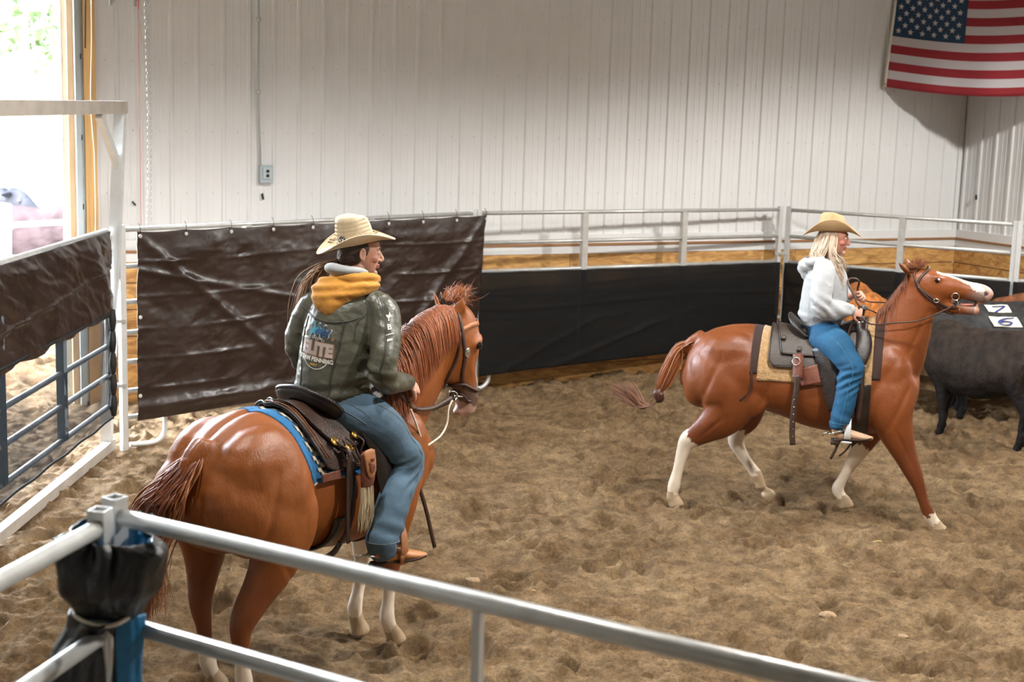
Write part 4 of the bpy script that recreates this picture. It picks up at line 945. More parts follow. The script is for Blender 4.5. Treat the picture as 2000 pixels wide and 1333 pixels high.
km = fuse(kn, .005, 3); paint(km, np.tile(CHD*.6, (len(km.vertices), 1))); link('tail_knot', km, M['hair'], h2)
crest2 = [(.44,0,1.58),(.50,0,1.68),(.55,0,1.77),(.60,0,1.86),(.66,0,1.925)]
crest2 = [tuple(tree2.ray_cast(Vector((a-.3, b, c+.1)), Vector((.95, 0, -.3)).normalized(), .8)[0] or Vector((a, b, c))) for a, b, c in crest2]
mane(h2, tree2, crest2, 700, 6, CH*np.array([.8,.7,.7]), 1, (.12, .3), .0)
mane(h2, tree2, crest2, 360, 9, CH*np.array([.7,.62,.62]), -1, (.05, .16), .0)
cv = []; cl = []
for k in range(420):
    r0 = np.array([.70+.025*rg.normal(), .03*rg.normal(), 1.915]); L_ = rg.uniform(.03, .085); d = np.array([.3+.3*rg.normal(), .3*rg.normal(), .8]); d /= np.linalg.norm(d)
    p1 = r0+d*L_*.4; p2 = p1+(np.array([.5, -.1, .4])+.3*rg.normal(size=3))*L_*.5; p3 = p2+(np.array([.6, -.2, .0])+.4*rg.normal(size=3))*L_*.5; cv.append(catmull([r0, p1, p2, p3], 3)); cl.append(CH*(.5+.8*rg.rand()))
strands('forelock', cv, M['hair'], h2, .0017, cl, 3)
# ================================================================== PEOPLE
SKIN = np.array([.50,.27,.19])
def hand_parts(wr, d, pn, curl=(.9, 1.1, .8), s=1.0, thumb=1):
    """wr wrist point, d finger direction, pn palm normal (fingers curl toward it)"""
    wr = np.array(wr, float); d = np.array(d, float); d /= np.linalg.norm(d); pn = np.array(pn, float); pn -= d*(pn@d); pn /= np.linalg.norm(pn); sd = np.cross(pn, d)*thumb
    P = [limb([(*(wr-d*.03*s), .020*s, .026*s), (*wr, .020*s, .028*s), (*(wr+d*.03*s), .018*s, .037*s), (*(wr+d*.065*s), .016*s, .042*s), (*(wr+d*.088*s), .013*s, .040*s)], side=sd, n=14, k=3)]
    for i, (o_, L_) in enumerate(((.031, .88), (.0105, 1.0), (-.0105, .95), (-.030, .74))):
        c = wr+d*(.085-.004*abs(i-1))*s+sd*o_*s; dr = d.copy(); pts = [(*(c-d*.015*s), .0095*s, .0095*s)]; an = .15
        for ln, cu in zip((.044, .028, .022), curl):
            pts.append((*c, .0092*s, .0092*s)); an += cu+.05*i; dr = d*math.cos(an)+pn*math.sin(an)+sd*o_*1.2; dr /= np.linalg.norm(dr); c = c+dr*ln*L_*s
        pts.append((*c, .0072*s, .0072*s)); P.append(limb(pts, side=sd, n=8, k=2))
    b = wr+d*.022*s+sd*.030*s; t1 = b+(d*.55+sd*.65+pn*.35)*.040*s; t2 = t1+(d*.8+sd*.1+pn*.6)*.032*s; t3 = t2+(d*.6-sd*.25+pn*.6)*.022*s
    P.append(limb([(*b, .014*s, .014*s), (*t1, .0115*s, .0115*s), (*t2, .010*s, .010*s), (*t3, .0075*s, .0075*s)], side=pn, n=8, k=2))
    return P
def head_parts(c, yaw, pitch=0.0):
    """head centred at c, facing yaw; x forward"""
    Mx = Matrix.Translation(c) @ Matrix.Rotation(yaw, 4, 'Z') @ Matrix.Rotation(pitch, 4, 'Y')
    P = [ball((-.012,0,.030),(.094,.075,.092)), limb([(.010,0,.06,.080,.070),(.018,0,.015,.082,.068),(.022,0,-.03,.074,.060),(.028,0,-.065,.062,.050),(.034,0,-.095,.044,.036)], n=20),
         ball((.074,0,-.098),(.020,.022,.017)), limb([(.088,0,.030,.010,.009),(.101,0,.0,.012,.010),(.112,0,-.022,.014,.013),(.100,0,-.034,.012,.014)], n=10, k=3),
         ball((.100,.012,-.030),(.010,.009,.008)), ball((.100,-.012,-.030),(.010,.009,.008)), ball((.091,0,-.055),(.012,.022,.0065)), ball((.089,0,-.067),(.012,.020,.0075)),
         limb([(.070,-.048,.036,.012,.012),(.088,-.022,.040,.012,.010),(.092,0,.034,.008,.010),(.088,.022,.040,.012,.010),(.070,.048,.036,.012,.012)], side=(1,0,.0), n=8, k=2),
         ball((.060,.042,-.018),(.028,.020,.022)), ball((.060,-.042,-.018),(.028,.020,.022))]
    for sg in (-1, 1):
        P.append(ball((-.008,sg*.075,.004),(.017,.008,.028))); P.append(torus((-.010,sg*.081,.006), .019, .0055, (.25,sg,0), 16, 6, (.8,1.35))); P.append(ball((-.004,sg*.078,-.024),(.009,.007,.010)))
    return [xf(p_, Mx) for p_ in P], Mx
def wrinkle(me, amp, sc, seed=0, st=(1,1,1), amp2=.0):
    def f(p):
        q_ = p*np.array(st)*sc+seed; r = 1-np.abs(fbm(q_, 3)); return amp*(r-.75)+amp2*fbm(p*sc*3+seed, 3)
    displace(me, f)
def garment(name, parts, vox, mt, par, it=5, wr=None, folds=None):
    me = fuse(parts, vox, it, .5)
    if folds is not None: displace(me, folds)
    if wr: wrinkle(me, *wr)
    return link(name, me, mt, par)
def hat(par, c, yaw, pitch, roll, sz, crown, brim, mt, back_dip=.02, side_up=.055, front_dip=.02):
    """cowboy hat; sz = (half length, half width) of head opening"""
    Mx = Matrix.Translation(c) @ Matrix.Rotation(yaw, 4, 'Z') @ Matrix.Rotation(pitch, 4, 'Y') @ Matrix.Rotation(roll, 4, 'X')
    n = 72; a0, b0 = sz; rings = []
    def pt(r_a, r_b, th, z): return (r_a*math.cos(th), r_b*math.sin(th), z)
    for fr in (1.0, .97, .8, .6, .4, .2, .06):
        R_ = []
        for j in range(n):
            th = 2*PI*j/n; A = a0+(brim[0]-a0)*fr; B_ = b0+(brim[1]-b0)*fr*(1-.10*math.cos(2*th))
            s2 = math.sin(th)**2; z = side_up*(fr**1.8)*s2**1.3 - (front_dip if math.cos(th) > 0 else back_dip)*(fr**1.6)*math.cos(th)**2
            B_ *= 1-.10*fr*s2
            R_.append(pt(A, B_, th, z))
        rings.append(R_)
    H_ = crown
    for z, k in ((.006, 1.0), (.03, .99), (.06, .965), (.09, .94), (H_-.018, .91), (H_-.006, .87), (H_, .80), (H_-.001, .62), (H_-.004, .4), (H_-.006, .15)):
        R_ = []
        for j in range(n):
            th = 2*PI*j/n; x, y, _ = pt(a0*k, b0*k, th, 0); top = max(0, (z-.055)/(H_-.055))
            y *= 1-.16*top*max(0, math.cos(th))**1.5*1.6; x *= 1-.05*top; zz = z
            if k < .92:   # crease down the middle and side dents toward the front
                zz -= .024*math.exp(-(y/.020)**2)*(1-.25*k) + .012*math.exp(-((abs(y)-.045)/.018)**2)*max(0, x/.08)
            zz -= .018*top*max(0, x/a0)
            if top > .2: y *= 1-.12*math.exp(-((x-.05)/.03)**2)*top
            R_.append((x, y, zz))
        rings.append(R_)
    V = [p_ for r in rings for p_ in r]; Fc = []
    for i in range(len(rings)-1):
        for j in range(n): Fc.append((i*n+j, i*n+(j+1) % n, (i+1)*n+(j+1) % n, (i+1)*n+j))
    V.append((0, 0, rings[-1][0][2]-.022)); L_ = len(V)-1; b_ = (len(rings)-1)*n
    for j in range(n): Fc.append((b_+j, b_+(j+1) % n, L_))
    o = build('hat', [xf((V, Fc), Mx)], mt, par); sm = o.modifiers.new('t', 'SOLIDIFY'); sm.thickness = .004; ss = o.modifiers.new('s', 'SUBSURF'); ss.levels = ss.render_levels = 1
    edge = [rings[0][j] for j in range(n)]+[rings[0][0]]
    build('brim_edge', [xf(tube(edge, .0035, 6), Mx)], mt, o)
    return o, Mx

p1 = empty('person', O1, A1h, 'rider in straw cowboy hat, olive leather jacket, mustard hood and faded jeans, seen from behind', 'person')
p2 = empty('person', O2, A2h, 'blond rider in tan cowboy hat, pale hoodie and bright blue jeans, seen side-on', 'person')

# ---------------------------------------------------------------- rider 1
SH = (-.342, .94, 0); FW1 = np.array([.94, .342, 0])
HC1 = Vector((.455, -.005, 2.195)); HY1 = -.62
hd_, HM1 = head_parts(HC1, HY1, .05)
_jb = lambda L_: [xf(p_, Matrix.Translation((.022, -.030, 0))) for p_ in L_]
body = hd_+[limb([(.43,0,2.13,.052,.050),(.385,0,2.06,.055,.055),(.34,0,1.99,.07,.08)], side=SH, n=16), *_jb([limb([(.34,0,2.0,.07,.13),(.32,0,1.93,.09,.17),(.28,0,1.78,.10,.16),(.22,0,1.6,.10,.15),(.20,0,1.46,.12,.16)], side=SH, n=20),
   limb([(.36,-.17,1.94,.05,.05),(.30,-.26,1.78,.045,.045),(.25,-.30,1.62,.042,.042),(.44,-.23,1.545,.036,.036),(.60,-.165,1.50,.028,.032)], n=12),
   limb([(.26,.15,1.92,.05,.05),(.22,.245,1.78,.040,.040),(.24,.255,1.65,.040,.040),(.42,.18,1.56,.036,.036),(.58,.10,1.51,.028,.032)], n=12)])]
for sg in (-1, 1):
    body.append(limb([(.20,sg*.10,1.46,.10,.09),(.34,sg*.255,1.33,.085,.08),(.465,sg*.335,1.16,.06,.06),(.36,sg*.37,.98,.052,.052),(.26,sg*.385,.76,.04,.04),(.23,sg*.385,.68,.035,.035)], n=14))
body += _jb(hand_parts((.620,-.165,1.490), (.9,.2,-.35), (.05,.75,-.65), (1.0,1.2,.9), 1.05, 1)+hand_parts((.59,.095,1.505), (.85,-.3,-.1), (.1,-.5,-.85), (1.0,1.2,.9), .95, -1))
me = fuse(body, .0042, 4, .5); P = co(me)
c0 = np.array(HC1); rgb = np.tile(SKIN, (len(P), 1))*(1+.06*fbm(P*30, 2))[:, None]
Mi = np.array(HM1.inverted()); PL = P@Mi[:3, :3].T+Mi[:3, 3]
lips = (np.abs(PL[:, 0]-.095) < .02) & (np.abs(PL[:, 2]+.061) < .010) & (np.abs(PL[:, 1]) < .024); rgb = np.where(lips[:, None], np.array([.42,.14,.12]), rgb)
cheek = np.exp(-(((PL[:, 0]-.06)/.03)**2+((PL[:, 2]+.02)/.03)**2))*(np.abs(PL[:, 1]) > .03); rgb = rgb*(1-cheek[:, None]*np.array([.0,.22,.2]))
paint(me, rgb); pb = link('body', me, M['skin'], p1)
def eyes_h(par, Mx, r=.0115):
    for sg in (-1, 1):
        e = build('eye', [xf(ball((.083, sg*.031, .012), r), Mx)], M['eyewhite'], par); build('iris', [xf(ball((.091, sg*.031, .011), .0055, n=10), Mx)], M['eye'], e)
        build('eyebrow', [xf(limb([(.083,sg*.050,.034,.003,.003),(.097,sg*.030,.041,.004,.004),(.099,sg*.012,.036,.003,.003)], n=6, k=2), Mx)], mat('brow', lin(96,70,50), .8) if 'brow' not in bpy.data.materials else bpy.data.materials['brow'], par)
eyes_h(p1, HM1)
# jacket
jp = [limb([(.195,0,1.425,.150,.195),(.195,0,1.46,.160,.205),(.20,0,1.55,.155,.20),(.225,0,1.66,.150,.205),(.265,0,1.78,.150,.215),(.295,0,1.88,.140,.215),(.32,0,1.945,.120,.20),(.34,0,1.99,.095,.155),(.36,0,2.035,.072,.10)], side=SH, n=34, k=4, cap=.25),
      limb([(.345,-.12,1.955,.075,.07),(.365,-.19,1.93,.085,.085),(.325,-.255,1.82,.083,.083),(.265,-.30,1.70,.078,.078),(.245,-.305,1.615,.074,.076),(.33,-.275,1.565,.070,.070),(.46,-.225,1.535,.060,.060),(.585,-.175,1.508,.047,.050)], n=20, k=4, cap=.3),
      limb([(.27,.12,1.94,.075,.07),(.245,.19,1.91,.082,.080),(.22,.25,1.80,.078,.076),(.21,.265,1.70,.074,.074),(.26,.25,1.61,.070,.070),(.40,.19,1.555,.060,.058),(.56,.115,1.512,.047,.05)], n=20, k=4, cap=.3)]
def jfold(p):
    x, y, z = p[:, 0], p[:, 1], p[:, 2]; arm = (np.abs(y) > .215)
    d = .0055*(1-np.abs(fbm(np.stack([x*7+z*4, y*7-z*3, z*11], -1), 3)))-.004
    d += .007*np.sin(z*62+5*fbm(p*4, 2))*np.exp(-((z-1.60)/.09)**2)*arm
    d += .006*np.sin(z*70+y*14)*np.exp(-((z-1.49)/.06)**2)*(~arm)
    d += -.010*np.exp(-((z-1.435)/.006)**2)*0
    return d
jp = [xf(p_, Matrix.Translation((.022, -.030, 0))) for p_ in jp]
jk = garment('jacket', jp, .006, M['jacket'], p1, 5, None, jfold); jt = bvh(jk.data)
def hit(tree, o_, d_):
    h = tree.ray_cast(Vector(o_), Vector(d_).normalized(), 1.5); return h
BK = -Vector(FW1); RT = Vector((.342, -.94, 0))        # outward from the back, to the right across the back
def onback(u, v, off=.002):
    """u metres right of the spine, v height"""
    o_ = Vector((.28, 0, v))+RT*u+BK*.6; h = hit(jt, o_, -BK)
    if h[0] is None: return o_-BK*.45
    return h[0]+h[1]*off
seam = mat('jacket_seam', lin(52,52,44), .5)
def seamline(name, uv, r=.0028, mt=None): return build(name, [tube([onback(u, v, .001) for u, v in catmull(uv, 8)], r, 6)], mt or seam, jk)
seamline('seam', [(-.19,1.925),(-.10,1.885),(0,1.865),(.10,1.872),(.185,1.90)]); seamline('seam', [(-.19,1.918),(-.10,1.878),(0,1.858),(.10,1.865),(.185,1.893)], .0015)
seamline('seam', [(.095,1.865),(.085,1.75),(.06,1.6),(.055,1.44)]); seamline('seam', [(.103,1.865),(.093,1.75),(.068,1.6),(.063,1.44)], .0015)
seamline('seam', [(-.13,1.88),(-.14,1.75),(-.12,1.6),(-.11,1.44)])
def onarm(p, off=.002): h = jt.find_nearest(Vector(p)); return h[0]+h[1]*off
for dy in (0, .012):
    build('seam', [tube([onarm(q_, .001) for q_ in catmull([(.36-dy,-.21,2.02),(.31-dy,-.32,1.88),(.24-dy,-.385,1.74),(.20-dy,-.385,1.62),(.34-dy,-.35,1.535),(.50-dy,-.28,1.505)], 8)], .0022, 6)], seam, jk)
build('seam', [tube([onarm(q_, .001) for q_ in catmull([(.34,-.14,2.02),(.30,-.20,1.93),(.235,-.19,1.87),(.20,-.20,1.78)], 8)], .0026, 6)], seam, jk)
wb = [limb([(.195,0,1.405,.152,.198),(.195,0,1.43,.158,.204),(.195,0,1.452,.157,.203)], side=SH, n=34, k=2, cap=.05)]
build('waistband', wb, M['jacket'], jk)
build('side_buckle', [torus(onback(.165, 1.44, .012), .014, .003, (-.8,-.6,0), 14, 6, (1,1.2)), strap([onback(.13, 1.44, .01), onback(.165, 1.44, .014), onback(.2, 1.45, .01)], .022, .004, (-.9,-.4,0))], M['brass'], jk)
cf = [limb([(.565,-.183,1.512,.052,.054),(.598,-.172,1.502,.052,.054)], n=20, k=2, cap=.05)]; build('cuff', cf, M['jacket'], jk)
# printing on the back
def ftext(txt, size, bold=.0, shear=0.0, ext=0.0, sx=1.0):
    cu = bpy.data.curves.new('t', 'FONT'); cu.body = txt; cu.size = size; cu.align_x = 'CENTER'; cu.offset = bold; cu.shear = shear; cu.resolution_u = 3
    o = bpy.data.objects.new('t', cu); COL.objects.link(o); dg = bpy.context.evaluated_depsgraph_get(); dg.update(); me = bpy.data.meshes.new_from_object(o.evaluated_get(dg))
    bm = bmesh.new(); bm.from_mesh(me); bmesh.ops.triangulate(bm, faces=bm.faces)
    for _ in range(2):
        es = [e for e in bm.edges if e.calc_length() > size*.22]
        if es: bmesh.ops.subdivide_edges(bm, edges=es, cuts=1); bmesh.ops.triangulate(bm, faces=[f for f in bm.faces if len(f.verts) > 3])
    V = [(v.co.x*sx, v.co.y) for v in bm.verts]; Fc = [tuple(v.index for v in f.verts) for f in bm.faces]; bm.free(); bpy.data.objects.remove(o); return V, Fc
def printon(name, V2, Fc, cu, cv, mt, par, off=.002, fn=None):
    fn = fn or onback
    # keep faces turned outwards
    return build(name, [([fn(cu+a, cv+b, off) for a, b in V2], Fc)], mt, par, smooth=False)
silv = mat('print_silver', lin(150,140,132), .5); copper = mat('print_copper', lin(146,104,82), .5); prw = mat('print_white', lin(204,198,188), .6); prb = mat('print_blue', lin(34,84,116), .6); prt = mat('print_teal', lin(58,128,152), .6); pry = mat('print_gold', lin(178,142,66), .6); prd = mat('print_dark', lin(50,46,42), .6)
V2, F2 = ftext('ELITE', .084, .0042, 0, 0, .93); TU, TV = -.035, 1.700
def slope(V, k=-.10): return [(a, b+k*a) for a, b in V]
V2b, F2b = ftext('ELITE', .084, .0085, 0, 0, .93)
printon('back_print', slope(V2b), F2b, TU, TV, copper, jk, .0018); printon('back_print', slope(V2), F2, TU, TV, silv, jk, .0030)
V2, F2 = ftext('TEAM PENNING', .030, .0014, 0, 0, .95); printon('back_print', slope(V2), F2, TU+.0, TV-.034, prw, jk, .0030)
V2, F2 = ftext('2021', .016, .001); printon('back_print', slope([(a*1.4, b) for a, b in V2]), F2, TU-.005, TV-.056, pry, jk, .003)
def arc2(a0, a1, rx, ry, w, cx=0, cy=0, n=20):
    V = []; 
    for i in range(n+1):
        a = a0+(a1-a0)*i/n; V += [(cx+rx*math.cos(a), cy+ry*math.sin(a)), (cx+(rx-w)*math.cos(a), cy+(ry-w)*math.sin(a))]
    return V, [(2*i, 2*i+2, 2*i+3, 2*i+1) for i in range(n)]
V2, F2 = arc2(PI*1.02, PI*1.98, .075, .062, .004); printon('back_print', slope(V2), F2, TU, TV-.012, prw, jk, .0022)
def blob(pts, n=None):
    """filled polygon as fan, subdivided radially"""
    c = (sum(p_[0] for p_ in pts)/len(pts), sum(p_[1] for p_ in pts)/len(pts)); m_ = len(pts); V = [c]
    for k in (.5, 1.0): V += [(c[0]+(a-c[0])*k, c[1]+(b-c[1])*k) for a, b in pts]
    Fc = [(0, 1+j, 1+(j+1) % m_) for j in range(m_)]+[(1+j, 1+m_+j, 1+m_+(j+1) % m_, 1+(j+1) % m_) for j in range(m_)]
    return V, Fc
rdr = [(-.030,-.010),(-.022,.004),(-.010,.008),(-.008,.020),(-.011,.030),(-.006,.038),(.001,.038),(.004,.031),(.002,.022),(.008,.012),(.020,.014),(.030,.022),(.036,.018),(.030,.006),(.022,-.002),(.024,-.014),(.016,-.022),(.006,-.014),(-.008,-.016),(-.020,-.026),(-.026,-.022)]
for i, (dx, dy, mt_) in enumerate(((-.034,.004,prt),(-.002,.004,prb),(.034,-.002,prd))):
    V2, F2 = blob([(a*.95+dx, b*1.05+dy) for a, b in rdr]); Vw, Fw = blob([(a*1.06+dx, b*1.16+dy) for a, b in rdr])
    printon('back_print', slope(Vw), Fw, TU+.005, TV+.112, prw if i else prt, jk, .0016+.0006*i); printon('back_print', slope(V2), F2, TU+.005, TV+.112, mt_ if i < 2 else mat('print_navy', lin(24,52,84), .6), jk, .0024+.0006*i)
V2, F2 = blob([(-.05,.0),(-.03,.012),(0,.016),(.03,.010),(.05,-.004),(.03,-.016),(0,-.008),(-.03,-.016)]); printon('back_print', slope(V2), F2, TU, TV+.078, prd, jk, .0014)
for k in range(6): V2, F2 = arc2(0, 2*PI, .009, .006, .0018, -.03+.012*k, .006*math.sin(k*2.2)); printon('back_print', slope(V2), F2, TU, TV+.080, prw, jk, .0024)
for sx_ in (-.085, .085): V2, F2 = blob([(p_[0]*.35*.9, p_[1]*.35*.9) for p_ in star(0, 0, .04)]); printon('back_print', V2, F2, TU+sx_, TV+.088-.1*sx_, copper, jk, .002)
# marks down the right sleeve
def onsleeve(u, v, off=.002):
    t = np.clip((1.93-v)/.26, 0, 1); base = Vector((.36-.09*t, -.235-.075*t, v)); out = Vector((-.25, -1.0, .25)).normalized(); al = Vector((.97, -.25, 0))
    o_ = base+al*u+out*.3; h = jt.ray_cast(o_, -out, .6); return (h[0]+h[1]*off) if h[0] else o_-out*.2
for i, (v, V2, F2) in enumerate([(1.895, *blob([(-.012,.004),(.0,.0),(.006,.02),(.012,.0),(.02,-.004),(.006,-.010),(-.008,-.008)])), (1.868, *ftext('Y', .035, .001)), (1.825, *ftext('B', .038, .0012)), (1.797, *blob([(-.020,.004),(.018,.010),(.020,.004),(-.018,-.002)])), (1.772, *blob([(-.016,.006),(.014,.010),(.016,-.002),(-.014,-.006)]))]):
    printon('sleeve_print', V2, F2, .0, v, prw, jk, .0025, onsleeve)
# mustard hood with grey lining folded over the collar
hd2 = [limb([(.235,.135,2.045,.040,.030),(.20,.08,2.02,.055,.040),(.185,.03,1.975,.060,.062),(.195,-.03,1.975,.060,.062),(.235,-.085,2.005,.055,.050),(.31,-.145,2.035,.045,.036),(.38,-.165,2.035,.030,.024)], side=(0,0,1), n=16, k=5),
       limb([(.235,.03,2.06,.050,.115),(.200,.02,2.01,.060,.140),(.170,.012,1.955,.058,.120),(.160,.0,1.895,.048,.075),(.165,-.005,1.86,.030,.03)], side=SH, n=20, k=4),
       limb([(.42,-.12,2.075,.030,.022),(.36,-.13,2.085,.042,.034),(.28,-.08,2.085,.050,.045),(.25,.0,2.085,.048,.05),(.27,.075,2.085,.045,.04),(.33,.11,2.085,.035,.03)], side=(0,0,1), n=14, k=5)]
def hfold(p): return .005*np.sin(p[:, 2]*120+p[:, 1]*18+p[:, 0]*8)*np.exp(-((p[:, 2]-2.03)/.05)**2)+.004*fbm(p*14, 3)
hd2 = [xf(xf(p_, Matrix.Translation((-.27, 0, -2.03))), Matrix.Translation((.305, -.028, 2.035)) @ Matrix.Diagonal((.90,.86,.88,1))) for p_ in hd2]
hood = garment('hood', hd2, .0055, M['mustard'], p1, 3, None, hfold)
build('hood_lining', [limb([(.40,-.085,2.105,.02,.018),(.34,-.10,2.118,.03,.022),(.275,-.05,2.125,.036,.026),(.265,.02,2.13,.036,.03),(.30,.07,2.125,.03,.025),(.36,.085,2.12,.02,.02)], side=(0,0,1), n=12, k=4)], M['greyfleece'], hood)
# jeans
def leg_parts(sg, hip, mid, knee, shin, hem, rs):
    return limb([(hip[0], sg*hip[1]*.5, hip[2]+.0, rs[0]*.95, rs[0]*.9), (*[hip[0], sg*hip[1], hip[2]-.015], rs[0], rs[0]*.95), (mid[0], sg*mid[1], mid[2], rs[1], rs[1]), (knee[0]-.05, sg*(knee[1]-.025), knee[2]+.055, rs[2]*1.06, rs[2]*1.04), (knee[0], sg*knee[1], knee[2], rs[2], rs[2]), (knee[0]-.02, sg*(knee[1]+.006), knee[2]-.09, rs[2]*.96, rs[2]*.94), (shin[0], sg*shin[1], shin[2], rs[3], rs[3]), (hem[0], sg*hem[1], hem[2]+.02, rs[4], rs[4]*.95), (hem[0], sg*hem[1], hem[2], rs[4]*1.02, rs[4]*.97)], side=(0, 1, 0), n=24, k=4, cap=.12)
jn = [limb([(.18,0,1.36,.10,.12),(.19,0,1.42,.145,.175),(.195,0,1.50,.135,.17)], side=SH, n=24, k=3, cap=.3)]
for sg in (-1, 1): jn.append(leg_parts(sg, (.23,.13,1.425), (.345,.265,1.31), (.465,.345,1.15), (.335,.375,.95), (.238,.385,.730), (.137,.120,.090,.088,.094)))
def lfold(kx, kz):
    def f(p):
        x, y, z = p[:, 0], p[:, 1], p[:, 2]; k_ = np.exp(-(((x-kx)/.12)**2+((z-kz)/.09)**2))
        return .008*k_*np.sin(z*95-x*60+4*fbm(p*5, 2))+.0045*(1-np.abs(fbm(p*np.array([6, 6, 9.]), 3)))-.003+.005*np.sin(z*60+x*30)*np.exp(-((z-.82)/.06)**2)
    return f
je = garment('jeans', jn, .007, M['denim'], p1, 4, None, lfold(.43, 1.08)); jet = bvh(je.data)
def onleg(tr, p, off=.001): h = tr.find_nearest(Vector(p)); return h[0]+h[1]*off
build('seam', [tube([onleg(jet, q_) for q_ in catmull([(.26,-.30,1.50),(.42,-.42,1.36),(.50,-.50,1.18),(.41,-.52,1.0),(.30,-.52,.77)], 10)], .0018, 5)], M['stitch'], je)
build('pocket_stitch', [tube([onleg(jet, q_) for q_ in catmull(q_l, 6)], .0016, 5) for q_l in ([(.12,-.18,1.44),(.16,-.24,1.40),(.21,-.28,1.36)], [(.14,-.18,1.47),(.19,-.24,1.43),(.24,-.28,1.38)], [(.30,-.28,1.48),(.29,-.30,1.44),(.34,-.32,1.42)])], M['stitch'], je)
build('hem_stitch', [tube([(.239+.0955*math.cos(a), -.385+.092*math.sin(a), .755) for a in np.linspace(0, 2*PI, 30)], .0015, 5)], M['stitch'], je)
# boots
def boot(par, heel, yaw, z, mt, L_=.285, pitch=0.0):
    Mx = Matrix.Translation((heel[0], heel[1], z)) @ Matrix.Rotation(yaw, 4, 'Z') @ Matrix.Rotation(pitch, 4, 'Y')
    k = L_/.285
    up = [limb([(.035,0,.20,.055,.045),(.032,0,.12,.052,.042),(.03,0,.07,.052,.040),(.045,0,.04,.042,.036)], n=18, k=3), limb([(.0,0,.045,.032,.030),(.06,0,.047,.042,.036),(.12,0,.046,.036,.040),(.18,0,.038,.028,.046),(.235,0,.030,.021,.038),(.275,0,.026,.014,.020),(.287,0,.025,.010,.010)], side=(0,1,0), n=18, k=4, cap=.4)]
    me = fuse([xf(([(a*k, b, c) for a, b, c in p_[0]], p_[1]), Mx) for p_ in up], .005, 4); o = link('boot', me, mt, par)
    so = []
    for a in np.linspace(0, 1, 2): pass
    ol = [(-.028,0),(-.02,.026),(.03,.030),(.08,.028),(.13,.040),(.19,.045),(.24,.036),(.275,.020),(.292,0)]; ol = ol+[(a, -b) for a, b in ol[-2:0:-1]]
    V = []; m_ = len(ol)
    for zz, s_ in ((.000, .97), (.006, 1.03), (.012, 1.02)): V += [(a*k, b*s_, zz+(.010 if a > .04 else 0)+(.012*max(0, (a-.2)/.09))) for a, b in ol]
    Fc = [tuple(range(m_-1, -1, -1)), tuple(range(2*m_, 3*m_))]+[(r*m_+j, r*m_+(j+1) % m_, (r+1)*m_+(j+1) % m_, (r+1)*m_+j) for r in range(2) for j in range(m_)]
    build('sole', [xf((V, Fc), Mx), xf(box(-.028*k, .035*k, -.026, .026, -.028, .004), Mx)], M['sole'], o)
    return o, Mx
bt1, BM1 = boot(p1, (.195,-.372), -.52, .625, M['boot']); boot(p1, (.195,.372), .35, .625, M['boot'])
# spur on the visible boot
sp_ = [xf(torus((.0,0,.055), .040, .005, (0,0,1), 20, 6, (1.1,.95)), BM1), xf(tube([(-.045,0,.055),(-.075,0,.058),(-.095,0,.050)], .006, 8), BM1), xf(torus((-.105,0,.048), .014, .003, (0,1,0), 12, 5), BM1)]
spur = build('spur', sp_+[xf(tube([(-.105,0,.048),(-.105+.020*math.cos(a),0,.048+.020*math.sin(a))], .002, 4), BM1) for a in np.linspace(0, 2*PI, 9)[:-1]], M['silver'], bt1)
build('spur_strap', [xf(strap([(-.01,-.046,.06),(.04,-.050,.075),(.08,-.045,.085),(.105,-.02,.092)], .030, .005, (0,-1,.2)), BM1), xf(ball((.05,-.053,.078),(.026,.005,.024)), BM1)], M['leathertan'], bt1)
build('spur_button', [xf(ball((.05,-.058,.078),(.007,.004,.007)), BM1), xf(torus((.085,-.046,.085), .012, .0025, (0,-1,0), 12, 5), BM1)], M['silver'], bt1)
# hair and hat
hat1, HT1 = hat(p1, (.425,.010,2.258), HY1, -.20, .04, (.102, .083), .150, (.210, .160), M['straw'], .018, .055, .022)
rg = np.random.RandomState(21); cv = []; cl = []; rr = []
hb = np.array([.16,.095,.055])
for k in range(420):
    a = rg.uniform(.45*PI, 1.55*PI); zz = rg.uniform(-.06, .055); d0 = np.array(HM1@Vector((-.012+.093*math.cos(a)*(1-.3*abs(zz)*8*.3), .080*math.sin(a), zz+.01)))
    if abs(math.sin(a)) > .90 and zz < .0: continue
    knot_ = np.array(HM1@Vector((-.115, 0, -.045))); mid_ = (d0+knot_)/2+(d0-c0)*.16; cv.append(catmull([d0, mid_, knot_+rg.normal(size=3)*.006], 4)); cl.append(hb*(.5+.5*rg.rand())*np.array([.55,.5,.5])); rr.append(.0045)
for k in range(150):
    k0 = np.array(HM1@Vector((-.115, 0, -.045)))+rg.normal(size=3)*.008; w_ = rg.normal(size=3)*.5; L_ = rg.uniform(.5, 1.25)
    cv.append(catmull([k0, k0+np.array([-.045,.055,-.03])+.012*w_, k0+np.array([-.085,.125,-.10])*L_+.03*w_, k0+np.array([-.10,.165,-.22])*L_+.035*w_, k0+np.array([-.09,.18,-.34])*L_+.04*w_], 4)); cl.append(hb*(.9+1.6*rg.rand())); rr.append(.0018+.001*rg.rand())
sc_m = fuse([xf(ball((-.018,0,.035),(.096,.080,.090)), HM1), xf(ball((-.045,0,-.02),(.062,.070,.055)), HM1)], .006, 3); 
ho = strands('hair', cv, M['hair'], p1, rr, cl, 3); paint(sc_m, np.tile(hb*.35, (len(sc_m.vertices), 1)))
so_ = link('scalp_hair', sc_m, M['hair'], ho)
